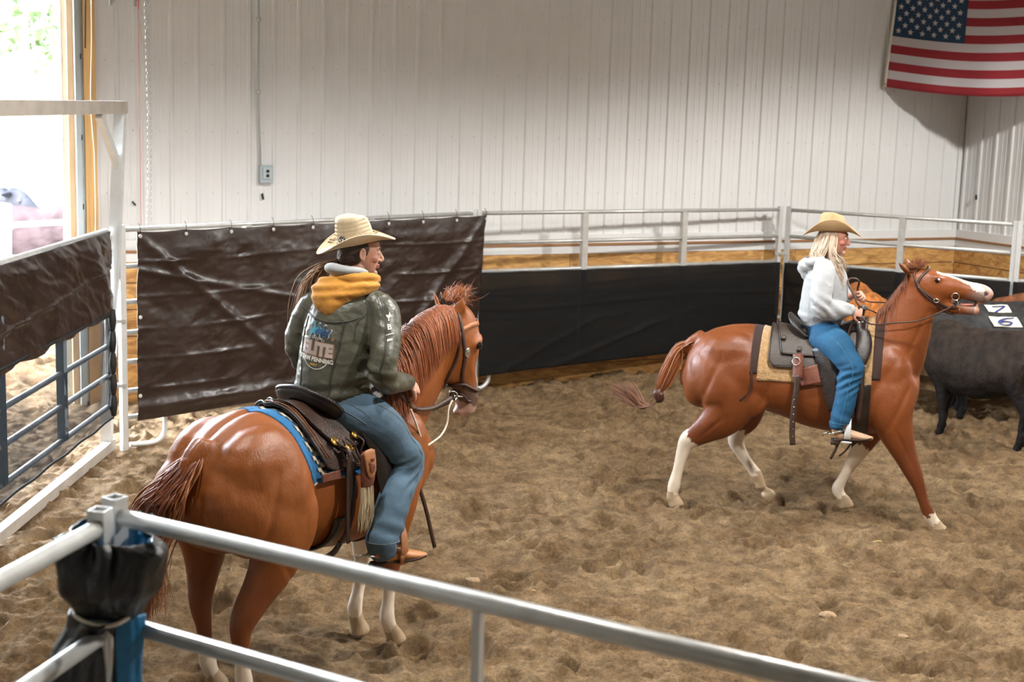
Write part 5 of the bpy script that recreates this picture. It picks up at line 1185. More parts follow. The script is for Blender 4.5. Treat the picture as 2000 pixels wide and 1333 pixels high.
# hat band, round badge with the +X mark, woven zigzag
ht = bvh(hat1.data); HTi = HT1
def oncrown(a, z, off=.004):
    o_ = HTi@Vector((.4*math.cos(a), .4*math.sin(a), z)); t_ = HTi@Vector((0, 0, z)); h = ht.ray_cast(o_, (t_-o_).normalized(), .6); return (h[0]+h[1]*off) if h[0] else t_
build('hat_band', [tube([oncrown(a, .012, .004) for a in np.linspace(0, 2*PI, 60)], .004, 6), tube([oncrown(a, .020, .004) for a in np.linspace(0, 2*PI, 60)], .003, 6)], M['straw2'], hat1)
BA = PI+.62
def onbadge(u, v, off=.004): return oncrown(BA+u/.095, .034+v, off)
V2, F2 = blob([(.019*math.cos(t), .019*math.sin(t)) for t in np.linspace(0, 2*PI, 25)[:-1]])
bd = build('badge', [([onbadge(a, b, .006) for a, b in V2], F2)], M['black'], hat1); bd.modifiers.new('t', 'SOLIDIFY').thickness = .003
V2, F2 = ftext('+X', .024, .0006); build('badge_mark', [([onbadge(a, b-.007, .0085) for a, b in V2], F2)], M['white'], bd, smooth=False)
zz_ = []
for r in range(5):
    for k in range(40):
        a = PI*.35+k*(1.5*PI/40); z = .045+r*.020
        if abs(a-BA) < .26 and r < 1: continue
        zz_.append(tube([oncrown(a, z, .0025), oncrown(a+.05, z-.011, .0025), oncrown(a+.095, z-.001, .0025)], .0007, 4))
build('weave_stitch', zz_, mat('straw_weave_dark', lin(120,98,66), .8), hat1)
build('band_thread', [tube([oncrown(a, .030, .003) for a in np.linspace(BA+.27, BA+.7, 8)], .0016, 5)], mat('red_thread', lin(160,60,50), .7), hat1)

# ---------------------------------------------------------------- rider 2
HC2 = Vector((.115, 0, 2.095)); hd_, HM2 = head_parts(HC2, .0, .03)
body = hd_+[limb([(.09,0,2.03,.050,.048),(.07,0,1.96,.055,.055),(.06,0,1.90,.07,.09)], n=16), limb([(.06,0,1.92,.07,.12),(.065,0,1.85,.10,.15),(.07,0,1.7,.11,.145),(.07,0,1.55,.11,.14),(.06,0,1.42,.12,.15)], n=20),
   limb([(.06,-.15,1.88,.05,.05),(.06,-.24,1.74,.045,.045),(.075,-.27,1.62,.042,.042),(.18,-.20,1.60,.036,.036),(.275,-.145,1.595,.028,.032)], n=12),
   limb([(.06,.15,1.88,.05,.05),(.06,.24,1.76,.045,.045),(.10,.25,1.65,.042,.042),(.20,.14,1.66,.036,.036),(.27,.06,1.675,.028,.032)], n=12)]
for sg in (-1, 1): body.append(limb([(.08,sg*.10,1.42,.10,.09),(.20,sg*.25,1.36,.085,.08),(.30,sg*.325,1.22,.06,.06),(.28,sg*.355,1.02,.052,.052),(.25,sg*.365,.80,.04,.04),(.25,sg*.365,.73,.035,.035)], n=14))
body += hand_parts((.275,-.145,1.595), (.95,.25,-.25), (.0,.8,-.6), (1.0,1.25,.9), .95, 1)+hand_parts((.275,.055,1.675), (.9,-.3,.3), (.2,-.7,-.6), (1.0,1.2,.9), .95, -1)
me = fuse(body, .0042, 4, .5); P = co(me); rgb = np.tile(SKIN*np.array([1.,.92,.92]), (len(P), 1))*(1+.06*fbm(P*30, 2))[:, None]
Mi = np.array(HM2.inverted()); PL = P@Mi[:3, :3].T+Mi[:3, 3]
lips = (np.abs(PL[:, 0]-.095) < .02) & (np.abs(PL[:, 2]+.061) < .010) & (np.abs(PL[:, 1]) < .024); rgb = np.where(lips[:, None], np.array([.42,.13,.12]), rgb)
cheek = np.exp(-(((PL[:, 0]-.07)/.04)**2+((PL[:, 2]+.02)/.035)**2)); rgb = rgb*(1-cheek[:, None]*np.array([.0,.30,.28])); paint(me, rgb); link('body', me, M['skin'], p2); eyes_h(p2, HM2)
sw = [limb([(.07,0,1.465,.135,.165),(.07,0,1.485,.155,.185),(.068,0,1.54,.175,.20),(.075,0,1.64,.170,.198),(.08,0,1.75,.165,.195),(.075,0,1.84,.145,.185),(.07,0,1.90,.11,.15),(.068,0,1.95,.075,.09)], n=32, k=4, cap=.2),
      limb([(.07,-.11,1.90,.07,.065),(.065,-.18,1.865,.083,.080),(.06,-.23,1.78,.083,.083),(.06,-.265,1.69,.082,.080),(.075,-.27,1.625,.080,.080),(.13,-.24,1.60,.080,.075),(.20,-.195,1.60,.070,.066),(.25,-.162,1.598,.052,.052),(.268,-.15,1.597,.042,.044)], n=20, k=4, cap=.3),
      limb([(.07,.11,1.90,.07,.065),(.065,.18,1.865,.083,.080),(.06,.24,1.76,.083,.080),(.09,.255,1.67,.080,.078),(.16,.19,1.655,.074,.07),(.23,.10,1.67,.055,.055),(.26,.07,1.673,.043,.045)], n=20, k=4, cap=.3),
      limb([(-.02,.10,1.93,.035,.03),(-.065,.06,1.90,.045,.05),(-.085,.0,1.875,.050,.065),(-.065,-.06,1.90,.045,.05),(-.01,-.11,1.935,.035,.03),(.06,-.12,1.955,.025,.022)], side=(0,0,1), n=14, k=4), ball((-.075,0,1.83),(.035,.07,.045))]
def sfold(p):
    x, y, z = p[:, 0], p[:, 1], p[:, 2]; arm = np.abs(y) > .19
    d = .006*(1-np.abs(fbm(np.stack([x*6+z*5, y*5, z*8-x*5], -1), 3)))-.004
    d += .008*np.sin(z*60+x*50+3*fbm(p*5, 2))*np.exp(-(((z-1.62)/.08)**2))*arm+.006*np.sin(z*75)*np.exp(-((z-1.53)/.04)**2)*(~arm)
    d += .007*np.sin(z*110+x*60)*np.exp(-(((x+.07)/.05)**2+((z-1.88)/.06)**2))
    return d
ho2 = garment('hoodie', sw, .006, M['whitefleece'], p2, 4, None, sfold)
build('waist_ribbing', [limb([(.07,0,1.452,.140,.172),(.07,0,1.465,.146,.178),(.07,0,1.482,.148,.180)], n=32, k=2, cap=.05)], M['whitefleece'], ho2)
build('cuff', [limb([(.258,-.157,1.597,.045,.047),(.288,-.142,1.596,.040,.042)], n=18, k=2, cap=.1)], M['whitefleece'], ho2)
jn = [limb([(.06,0,1.35,.10,.12),(.065,0,1.40,.14,.17),(.07,0,1.475,.130,.16)], n=24, k=3, cap=.3)]
for sg in (-1, 1): jn.append(leg_parts(sg, (.10,.14,1.40), (.205,.26,1.335), (.315,.335,1.205), (.285,.36,.99), (.255,.37,.79), (.130,.112,.086,.078,.075)))
je2 = garment('jeans', jn, .007, M['denim2'], p2, 4, None, lfold(.30, 1.12)); jet2 = bvh(je2.data)
build('seam', [tube([onleg(jet2, q_) for q_ in catmull([(.08,-.30,1.46),(.22,-.42,1.38),(.33,-.48,1.2),(.29,-.50,1.0),(.26,-.50,.80)], 10)], .0016, 5)], mat('blue_stitch', lin(60,120,150), .8), je2)
build('hem_stitch', [tube([(.255+.077*math.cos(a), -.37+.0735*math.sin(a), .805) for a in np.linspace(0, 2*PI, 30)], .0015, 5)], bpy.data.materials['blue_stitch'], je2)
bt2, BM2 = boot(p2, (.225,-.365), -.05, .665, M['boot2'], .27, -.06); boot(p2, (.225,.365), .05, .665, M['boot2'], .27)
build('spur', [xf(torus((.0,0,.055), .040, .005, (0,0,1), 20, 6, (1.1,.95)), BM2), xf(tube([(-.045,0,.055),(-.075,0,.05),(-.085,0,.03)], .006, 8), BM2), xf(strap([(-.01,-.045,.06),(.04,-.050,.080),(.09,-.04,.095)], .018, .004, (0,-1,.2)), BM2)], M['silver'], bt2)
hat2, HT2 = hat(p2, (.10,0,2.155), 0, -.03, -.05, (.100, .082), .135, (.205, .150), M['straw2'], .034, .085, .036)
ht = bvh(hat2.data); HTi = HT2
build('hat_band', [tube([oncrown(a, .012, .003) for a in np.linspace(0, 2*PI, 60)], .0035, 6)], M['straw'], hat2)
rg = np.random.RandomState(31); cv = []; cl = []; rr = []; hb2 = np.array([.52,.40,.29])
for k in range(620):
    a = rg.uniform(.36*PI, 1.64*PI); zz = rg.uniform(-.02, .055); loc = Vector((-.012+.095*math.cos(a), .080*math.sin(a), zz)); d0 = np.array(HM2@loc); L_ = rg.uniform(.75, 1.15); sd = math.sin(a)
    front = (math.cos(a) > -.15)
    if front: pts = [d0, d0+np.array([.0, sd*.012, -.07]), d0+np.array([.005, sd*.035, -.15])*1.0, d0+np.array([.045, sd*.060, -.235*L_]), d0+np.array([.085, sd*.055, -.31*L_])]
    else: pts = [d0, d0+np.array([-.018, sd*.008, -.07]), d0+np.array([-.045, sd*.03, -.14]), d0+np.array([-.055+.03*rg.rand(), sd*.045, -.20*L_]), d0+np.array([-.05+.05*rg.rand(), sd*.05, -.26*L_])]
    pts = [pts[0]]+[p_+rg.normal(size=3)*.006 for p_ in pts[1:]]
    cv.append(catmull(pts, 4)); cl.append(hb2*(.55+.75*rg.rand())); rr.append(rg.uniform(.0025, .005))
ho = strands('hair', cv, M['hair'], p2, rr, cl, 3)
sc_m = fuse([xf(ball((-.022,0,.03),(.094,.080,.085)), HM2), xf(ball((-.050,0,-.03),(.050,.066,.06)), HM2)], .006, 3); paint(sc_m, np.tile(hb2*.6, (len(sc_m.vertices), 1))); link('scalp_hair', sc_m, M['hair'], ho)
# ================================================================== TACK
F1 = Matrix.Translation(O1) @ rotz(A1h); F2 = Matrix.Translation(O2) @ rotz(A2h)
def local(F, px, py, off):
    """where the sight line through a point of the photo crosses the upright plane 'off' metres left of the horse's centre line"""
    Fi = F.inverted(); o_ = Fi @ Vector((0, 0, CAMH)); d = Fi.to_3x3() @ ray(px, py); t = (off-o_.y)/d.y; return o_+d*t
def patch(name, tree, xb, xf_, a0, a1, off, mt, par, zc=1.08, nx=40, na=50, thick=.01, both=True, edge=None, colr=None, attr='coat'):
    """piece lying over the back: xb(t), xf_(t) rear and front edge, t = 0 at top .. 1 at the low edge"""
    rngs = [(-a1, a1)] if both else [(-a1, -a0)]
    V = []; C = []
    for lo, hi in rngs:
        for j in range(na+1):
            a = lo+(hi-lo)*j/na; t = abs(a)/a1
            for i in range(nx+1):
                u = i/nx; x = xb(t)*(1-u)+xf_(t)*u; V.append(surf(tree, x, -a, zc, off+.0))
                if colr: C.append(colr(x-xb(t), xf_(t)-x, a, u, t))
    Fc = [(j*(nx+1)+i, j*(nx+1)+i+1, (j+1)*(nx+1)+i+1, (j+1)*(nx+1)+i) for j in range(na) for i in range(nx)]
    # relax so that the leather bridges hollows
    A = np.array([tuple(v) for v in V]).reshape(na+1, nx+1, 3)
    for _ in range(4):
        B_ = A.copy(); B_[1:-1, 1:-1] = (A[:-2, 1:-1]+A[2:, 1:-1]+A[1:-1, :-2]+A[1:-1, 2:])/4; A = B_
    o = build(name, [(A.reshape(-1, 3), Fc)], mt, par)
    if colr: paint(o.data, np.array(C), attr)
    m_ = o.modifiers.new('t', 'SOLIDIFY'); m_.thickness = thick; m_.offset = 1
    return o, A
def edging(name, pts, r, mt, par): return build(name, [tube(pts, r, 6)], mt, par)
BLU = np.array([.015,.13,.30]); BLK = np.array([.012,.014,.018]); CRM = np.array([.66,.58,.46])
def lerp(a, b): return lambda t: a+(b-a)*t

# ---- pad and saddle of horse 1
pd1 = empty('saddle_pad', O1, A1h, 'woven wool saddle pad in blue, black and cream under the near saddle', 'saddle pad')
def weave(db, df, a, u, t):
    s_ = abs(a)*.32; st = (int(s_/.026) % 3); st = (0, 1, 2)[st]; thr = .070+.014*st
    if t > .93: return (CRM, BLU, BLK, BLU)[int((db)/.045) % 4] if t > .965 else BLU
    if db < .010: return BLU*.8
    if db < thr: return BLU
    if db < thr+.018: return BLK
    if db < thr+.046: return CRM
    return BLU if int(s_/.06) % 2 else BLK
pk, _ = patch('wool_pad', tree1, lerp(-.335, -.135), lerp(.58, .50), 0, 1.53, .006, M['pad'], pd1, 1.08, 170, 150, .022, colr=weave, attr='weave')
q_l = [surf(tree1, x, -(-a), 1.08, .034) for x, a in ((-.10,-1.36),(.01,-1.36),(.01,-1.50),(-.10,-1.50))]
def plate(name, tree, x0, x1, a0, a1, off, thick, mt, par, zc=1.08, n=8, rows=None):
    V = [surf(tree, x0+(x1-x0)*i/n, a0+(a1-a0)*j/n, zc, off) for j in range(n+1) for i in range(n+1)]; Fc = [(j*(n+1)+i, j*(n+1)+i+1, (j+1)*(n+1)+i+1, (j+1)*(n+1)+i) for j in range(n) for i in range(n)]
    o = build(name, [(V, Fc)], mt, par); m_ = o.modifiers.new('t', 'SOLIDIFY'); m_.thickness = thick; return o
# angles: negative = right side (towards the camera)
wl = plate('wear_leather', tree1, -.095, .03, -1.34, -1.50, .036, .006, M['leatherred'], pd1)
sd1 = empty('saddle', O1, A1h, 'dark brown western saddle with tooled skirt, pouch and fringe, under the leather-jacket rider', 'saddle')
skx = lambda t: -.222+.20*t+.05*max(0, (t-.9)/.1)**2
skirt, SA = patch('skirt', tree1, skx, lerp(.52, .46), 0, 1.36, .030, M['leather'], sd1, 1.08, 60, 70, .010)
edging('skirt_binding', [Vector(p_)+Vector((0,0,.004)) for p_ in SA[:, 0]]+[Vector(p_) for p_ in SA[-1, :40]], .006, M['leather2'], sd1)
for k_ in (3, 5): edging('skirt_tooling', [Vector(p_)+Vector((0, -.0 if False else 0, .011)) for p_ in SA[6:-6, k_]], .0022, M['leathertan'], sd1)
jk_, JA = patch('seat_jockey', tree1, lambda t: -.17+.18*t+.05*t**3, lambda t: .50-.04*t, 0, .98, .046, M['leather'], sd1, 1.08, 40, 50, .010)
edging('jockey_edge', [Vector(p_)+Vector((0,0,.006)) for p_ in JA[:, 0]]+[Vector(p_) for p_ in JA[-1]], .0045, M['leather2'], sd1)
def cantle(par, cx, z0, w, h, mt, mt2, lean=.10):
    rim = catmull([(cx+.13,-w,z0-.03),(cx+.06,-w*.95,z0+.03),(cx+.01,-w*.6,z0+h*.80),(cx,0,z0+h),(cx+.01,w*.6,z0+h*.80),(cx+.06,w*.95,z0+.03),(cx+.13,w,z0-.03)], 8); m_ = len(rim)
    V = []; R_ = 8
    for i, p_ in enumerate(rim):
        b = np.array([p_[0]+lean*.75+.02, p_[1]*.82, z0-.035-.05*(abs(p_[1])/w)**2])   # foot of the rear face
        f_ = np.array([p_[0]+.16, p_[1]*.55, z0-.0])                                  # dish in front
        for k in range(R_+1):
            t = k/R_; q_ = b*(1-t)+p_*t; q_ = q_+np.array([-.030*math.sin(t*PI), 0, 0]); V.append(q_)
        for k in range(1, R_+1):
            t = k/R_; q_ = p_*(1-t)+f_*t; q_ = q_+np.array([.0, 0, -.030*math.sin(t*PI)]); V.append(q_)
    L_ = 2*R_+1; Fc = [(i*L_+k, (i+1)*L_+k, (i+1)*L_+k+1, i*L_+k+1) for i in range(m_-1) for k in range(L_-1)]
    o = build('cantle', [(V, Fc)], mt, par); mm = o.modifiers.new('t', 'SOLIDIFY'); mm.thickness = .012
    build('cantle_binding', [tube(rim, .013, 10)], mt2, par)
    return o
cantle(sd1, -.015, 1.455, .205, .085, M['leather2'], M['leather2'])
sm_ = fuse([limb([(.06,0,1.44,.05,.16),(.20,0,1.43,.05,.15),(.36,0,1.45,.055,.13),(.47,0,1.50,.06,.13)], n=20), ball((.50,0,1.50),(.06,.15,.075)), limb([(.49,0,1.54,.03,.03),(.52,0,1.61,.022,.022),(.53,0,1.635,.022,.022)], n=12), ball((.535,0,1.65),(.040,.040,.014))], .007, 4)
link('seat', sm_, M['leather2'], sd1)
for sg in (-1, 1):
    fe = build('fender', [strap([(.26,sg*.26,1.36),(.30,sg*.315,1.22),(.34,sg*.345,1.02),(.37,sg*.37,.88)], .17, .008, (0,sg,.1)), strap([(.37,sg*.37,.90),(.38,sg*.385,.78),(.38,sg*.41,.70)], .055, .008, (0,sg,.1))], M['leather2'], sd1)
    c = (.315, sg*.425) if sg < 0 else (.32, .42)
    sr = [limb([(c[0]-.012,c[1]-.045,.66,.006,.030),(c[0]-.012,c[1]-.055,.70,.006,.030),(c[0],c[1]-.035,.78,.006,.026),(c[0]+.01,c[1],.82,.006,.022),(c[0],c[1]+.035,.78,.006,.026),(c[0]-.012,c[1]+.055,.70,.006,.030),(c[0]-.012,c[1]+.045,.66,.006,.030)], side=(1,0,0), n=10, k=5), limb([(c[0]-.012,c[1]-.05,.628,.008,.034),(c[0]-.012,c[1]+.05,.628,.008,.034)], side=(1,0,0), n=10),
          limb([(c[0]-.012,c[1]-.048,.63,.006,.030),(c[0]-.012,c[1]-.052,.69,.006,.030)], side=(1,0,0), n=10), limb([(c[0]-.012,c[1]+.048,.63,.006,.030),(c[0]-.012,c[1]+.052,.69,.006,.030)], side=(1,0,0), n=10)]
    build('stirrup', sr, M['leathertan'], fe)
# rear rigging, cinch, strap, pouch with fringe, conchos
rg1 = lambda a, x, off=.05: surf(tree1, x, a, 1.08, off)
build('rigging_strap', [strap([rg1(-1.02,.06,.062), rg1(-1.25,.075,.062), rg1(-1.5,.085,.055), Vector((.085,-.30,.95)), Vector((.08,-.285,.82)), Vector((.075,-.24,.74))], .040, .007, (0,-1,.1))], M['leather2'], sd1)
build('rear_cinch', [strap([tuple(surf(tree1, .05, a, 1.0, .012)) for a in np.linspace(-2.0, -3.14, 9)]+[tuple(surf(tree1, .05, a, 1.0, .012)) for a in np.linspace(3.0, 2.0, 8)], .075, .008, lambda p_: (0, p_[1], p_[2]-1.0), 3)], M['leather2'], sd1)
build('cinch', [strap([tuple(surf(tree1, .42, a, 1.0, .010)) for a in np.linspace(-1.4, -3.14, 10)]+[tuple(surf(tree1, .42, a, 1.0, .010)) for a in np.linspace(3.0, 1.4, 9)], .12, .010, lambda p_: (0, p_[1], p_[2]-1.0), 3)], M['leather'], sd1)
build('flank_strap', [strap([(.075,-.24,.745),(.03,-.235,.70),(-.02,-.20,.665)], .05, .006, (0,-1,-.4))], M['leather2'], sd1)
build('tie_strap', [strap([rg1(-.98,.04,.068), rg1(-1.1,.07,.085), rg1(-1.3,.06,.07), rg1(-1.55,.055,.06), Vector((.05,-.315,.90)), Vector((.055,-.315,.76))], .024, .005, (0,-1,0))], M['leather'], sd1)
pu = build('pouch', [limb([(.145,-.345,1.225,.040,.014),(.150,-.350,1.19,.046,.018),(.155,-.352,1.13,.050,.022),(.155,-.350,1.08,.048,.020),(.155,-.348,1.05,.042,.012)], side=(0,1,0), n=16, k=3)], M['leatherred'], sd1)
build('pouch_flap', [limb([(.148,-.364,1.235,.042,.007),(.152,-.372,1.18,.040,.007),(.155,-.376,1.13,.034,.007),(.155,-.374,1.10,.018,.006)], side=(0,1,0), n=14, k=3)], M['leathertan'], pu)
build('pouch_tooling', [ball((.155,-.384,1.15),(.020,.003,.026)), ball((.158,-.383,1.195),(.014,.003,.012)), ball((.14,-.382,1.175),(.009,.003,.012))], M['leatherred'], pu)
cv = []; cl = []; rg = np.random.RandomState(41)
for k in range(60):
    x = .105+.085*rg.rand(); b_ = np.array([x, -.345-.012*rg.rand(), 1.05]); cv.append(catmull([b_, b_+np.array([.004*rg.normal(), -.004, -.08]), b_+np.array([.010*rg.normal()+.01*(x-.15)*10, -.002, -.16]), b_+np.array([.016*rg.normal(), .0, -.225-.02*rg.rand()])], 3)); cl.append(np.array([.42,.33,.20])*(.6+.6*rg.rand()))
strands('fringe', cv, M['hair'], pu, .0032, cl, 4)
for x, a in ((.02,-.86),(.17,-.84),(.10,-1.02)):
    p_ = rg1(a, x, .062); n_ = Vector((0, math.sin(a), math.cos(a))); q_ = n_.to_track_quat('Z', 'Y').to_matrix(); build('concho', [ball(p_, (.021,.021,.006), q_), torus(p_, .021, .003, n_, 18, 5)], M['brass'], sd1)
for k in range(3): build('saddle_string', [tube([rg1(-.86,.02+.075*k,.066), rg1(-1.0,.05+.06*k,.082+.01*k), rg1(-1.12,.10+.03*k,.075), rg1(-1.28,.13+.02*k,.07)], .005, 6, 5)], M['leather'], sd1)
rope_ = [rg1(-1.10,.10,.08), rg1(-1.3,.14,.08), rg1(-1.5,.15,.075)]; build('buckle', [torus(rg1(-1.16,.07,.075), .018, .004, (0,-1,.3), 14, 6, (.8,1.1))], M['silver'], sd1)

# ---- bridle of horse 1
br1 = empty('bridle', O1, A1h, 'brown leather bridle with silver concho and white lead cord on the near horse', 'bridle')
def hs(x, y, z, off=.006):   # a point on the head skin of horse 1
    p_ = Vector(hp([(x, y, z)])[0]); h = tree1.find_nearest(p_); return h[0]+h[1]*off
hn = lambda p_: tuple(tree1.find_nearest(Vector(p_))[1])
cheek = [hs(-.02,-.03,1.90), hs(.0,-.09,1.80), hs(.012,-.13,1.70), hs(.035,-.13,1.58), hs(.03,-.13,1.46), hs(.045,-.12,1.37)]
cheekL = [hs(-.02,.03,1.90), hs(.0,.09,1.80), hs(.012,.13,1.70), hs(.035,.13,1.58), hs(.03,.13,1.46), hs(.045,.12,1.37)]
build('cheek_strap', [strap(cheek, .020, .005, hn)], M['rein'], br1); build('cheek_strap', [strap(cheekL, .020, .005, hn)], M['rein'], br1)
build('browband', [strap([hs(.005,-.12,1.73), hs(.09,-.12,1.76), hs(.17,-.06,1.76), hs(.19,0,1.765), hs(.17,.06,1.76), hs(.09,.12,1.76), hs(.005,.12,1.73)], .028, .006, hn)], M['leathertan'], br1)
build('throat_latch', [strap([hs(.0,-.11,1.72,.008), hs(-.02,-.12,1.58,.010), hs(-.07,-.10,1.46,.012), hs(-.10,0,1.42,.012), hs(-.07,.10,1.46,.012), hs(-.02,.12,1.58,.010), hs(.0,.11,1.72,.008)], .013, .004, hn)], M['rein'], br1)
build('noseband', [tube([hs(.19*math.cos(a)*.5+.09, .12*math.sin(a), 1.385-.03*math.cos(a), .008) for a in np.linspace(0, 2*PI, 26)], .009, 8)], M['rein'], br1)
nk = hs(.0,-.03,1.33,.02); build('chin_knot', [ball(hs(-.0,-.02,1.34,.02),(.022,.022,.026)), tube([hs(.0,-.02,1.34,.02), hs(.02,-.10,1.33,.014), hs(.06,-.12,1.30,.010), hs(.10,-.10,1.30,.010)], .007, 6, 4)], M['rein'], br1)
cp = hs(.045,-.13,1.60,.012); build('concho', [xf(ball((0,0,0),(.016,.024,.006)), Matrix.Translation(cp) @ Vector(hn(cp)).to_track_quat('Z','Y').to_matrix().to_4x4()), torus(cp, .020, .004, hn(cp), 18, 6, (.85,1.25))], M['silver'], br1)
ring = local(F1, 884, 775, -.13); build('bit_ring', [torus(ring, .030, .0045, (-.5,-.86,.1), 22, 6), tube([ring+Vector((.02,0,0)), hs(.05,-.12,1.32,.006)], .005, 6)], M['silver'], br1)
rp = [local(F1, *q_) for q_ in ((777,758,-.16),(792,783,-.17),(815,799,-.17),(845,797,-.16),(868,785,-.14),(884,776,-.13))]
build('rein', [strap(rp, .024, .005, (-.35,-.8,.5))], M['rein'], br1)
rp2 = [local(F1, *q_) for q_ in ((777,760,-.14),(800,792,-.10),(835,801,-.06),(868,790,-.05),(890,780,-.04))]; build('rein', [strap(rp2, .020, .005, (-.35,-.8,.5))], M['rein'], br1)
rp3 = [local(F1, *q_) for q_ in ((810,930,-.20),(822,962,-.22),(833,1000,-.22),(842,1040,-.22),(849,1070,-.22))]; build('rein_tail', [strap(rp3, .022, .006, (-.35,-.9,.1))], M['rein'], br1)
wc = [local(F1, *q_) for q_ in ((802,800,-.235),(812,826,-.235),(822,855,-.23),(829,872,-.22),(845,864,-.20),(862,850,-.18),(873,828,-.16),(876,800,-.15),(883,782,-.135))]
build('lead_cord', [tube(wc, .0055, 8, 6)], M['cord'], br1)

# ---- trotting horse tack
pd2 = empty('saddle_pad', O2, A2h, 'tan fleece saddle pad edged in dark brown under the far saddle', 'saddle pad')
patch('fleece_pad', tree2, lambda t: -.345-.02*t, lambda t: .455, 0, 1.66, .008, M['fleecepad'], pd2, 1.08, 60, 60, .024)
patch('rear_binding', tree2, lambda t: -.415+.0*t, lambda t: -.345, 0, 1.50, .006, M['darkpad'], pd2, 1.08, 6, 50, .018)
patch('front_binding', tree2, lambda t: .455, lambda t: .525-.01*t, 0, 1.45, .006, M['darkpad'], pd2, 1.08, 6, 50, .018)
build('tie_cord', [tube([surf(tree2,-.40,-1.46,1.08,.02), Vector((-.395,-.31,1.02)), Vector((-.42,-.305,.95)), Vector((-.465,-.30,.905))], .006, 6, 5), ball((-.470,-.30,.90),(.010,.010,.014))], M['darkpad'], pd2)
sd2 = empty('saddle', O2, A2h, 'dark brown working saddle with rounded cantle and hanging billet, under the blond rider', 'saddle')
greyl = mat('grey_brown_leather', lin(56,46,38), .5, var=.2, vscale=16, bump=.35, bscale=110)
sk2, SA2 = patch('skirt', tree2, lambda t: -.285-.0*t+.04*max(0, (t-.85)/.15)**2, lambda t: .40, 0, 1.28, .036, greyl, sd2, 1.08, 50, 60, .010)
edging('skirt_binding', [Vector(p_) for p_ in SA2[:, 0]]+[Vector(p_) for p_ in SA2[-1, :30]], .005, M['leather2'], sd2)
jk2, JA2 = patch('seat_jockey', tree2, lambda t: -.255+.06*t, lambda t: .33, 0, .98, .052, greyl, sd2, 1.08, 40, 50, .012)
edging('jockey_edge', [Vector(p_)+Vector((0,0,.004)) for p_ in JA2[:, 0]]+[Vector(p_) for p_ in JA2[-1]], .005, M['leather2'], sd2)
cantle(sd2, -.165, 1.415, .185, .105, M['leather2'], M['leather2'], .16)
sm_ = fuse([limb([(-.06,0,1.41,.05,.16),(.06,0,1.39,.05,.15),(.20,0,1.41,.055,.13),(.31,0,1.45,.06,.13)], n=20), ball((.345,0,1.455),(.06,.155,.085)), limb([(.335,0,1.50,.035,.032),(.35,0,1.56,.025,.024),(.355,0,1.585,.024,.024)], n=12), ball((.36,0,1.60),(.042,.040,.014)),
   limb([(.37,-.13,1.44,.05,.03),(.385,-.20,1.36,.06,.03),(.37,-.26,1.26,.055,.022),(.35,-.275,1.18,.03,.015)], n=14)], .007, 4); link('seat', sm_, M['leather2'], sd2)
build('horn_cap', [ball((.36,0,1.612),(.030,.030,.006)), ball((.335,-.125,1.50),(.016,.010,.016))], M['silver'], sd2)
for sg in (-1, 1):
    fe = build('fender', [strap([(.10,sg*.25,1.34),(.16,sg*.31,1.20),(.21,sg*.345,1.02),(.25,sg*.36,.90)], .17, .008, (0,sg,.1)), strap([(.31,sg*.345,1.18),(.325,sg*.36,.98),(.325,sg*.37,.84)], .05, .007, (0,sg,.1))], M['leather2'], sd2)
    c = (.315, sg*.37); build('stirrup', [limb([(c[0],c[1]-.048,.695,.005,.024),(c[0]+.0,c[1]-.054,.73,.005,.024),(c[0]+.004,c[1]-.034,.80,.005,.018),(c[0]+.008,c[1],.835,.005,.014),(c[0]+.004,c[1]+.034,.80,.005,.018),(c[0],c[1]+.054,.73,.005,.024),(c[0],c[1]+.048,.695,.005,.024)], side=(1,0,0), n=10, k=5), limb([(c[0]-.004,c[1]-.05,.668,.007,.038),(c[0]-.004,c[1]+.05,.668,.007,.038)], side=(1,0,0), n=10)], M['alu'], fe)
r2 = lambda a, x, off=.05: surf(tree2, x, a, 1.08, off)
for a, x in ((-.62,-.19),(-.86,-.07),(-.62,.02)): p_ = r2(a, x, .072); n_ = Vector((0, math.sin(a), math.cos(a))); build('concho', [ball(p_, (.020,.020,.007), n_.to_track_quat('Z', 'Y').to_matrix())], greyl, sd2)
build('rear_rigging', [strap([r2(-.98,-.075,.068), r2(-1.15,-.070,.064), r2(-1.35,-.068,.058), r2(-1.52,-.068,.055)], .075, .010, (0,-1,.15))], M['leatherred'], sd2)
build('rear_flap', [strap([r2(-1.22,.02,.050), r2(-1.45,.045,.045), r2(-1.62,.06,.042)], .20, .008, (0,-1,.15))], M['leatherred'], sd2)
bl = build('billet', [strap([r2(-1.45,-.070,.066), Vector((-.068,-.345,1.02)), Vector((-.080,-.345,.85)), Vector((-.082,-.345,.70)), Vector((-.070,-.345,.60))], .042, .007, (0,-1,.05))], M['leather'], sd2)
build('billet_holes', [ball((-.080+.001*k,-.350,.94-.055*k),(.005,.003,.005), n=8) for k in range(6)], M['silver'], bl)
build('rigging_ring', [torus(r2(-1.16,-.085,.078), .028, .004, (0,-1,.3), 18, 6)], M['silver'], sd2); build('front_ring', [torus(r2(-1.18,.385,.055), .024, .004, (0,-1,.3), 18, 6)], M['silver'], sd2)
build('breast_ring', [ball(r2(-.5,.42,.03),(.012,.012,.010))], M['silver'], sd2)
build('cinch', [strap([tuple(surf(tree2, .40, a, 1.0, .010)) for a in np.linspace(-1.3, -3.14, 10)]+[tuple(surf(tree2, .40, a, 1.0, .010)) for a in np.linspace(3.0, 1.3, 9)], .11, .010, lambda p_: (0, p_[1], p_[2]-1.0), 3)], M['leather2'], sd2)
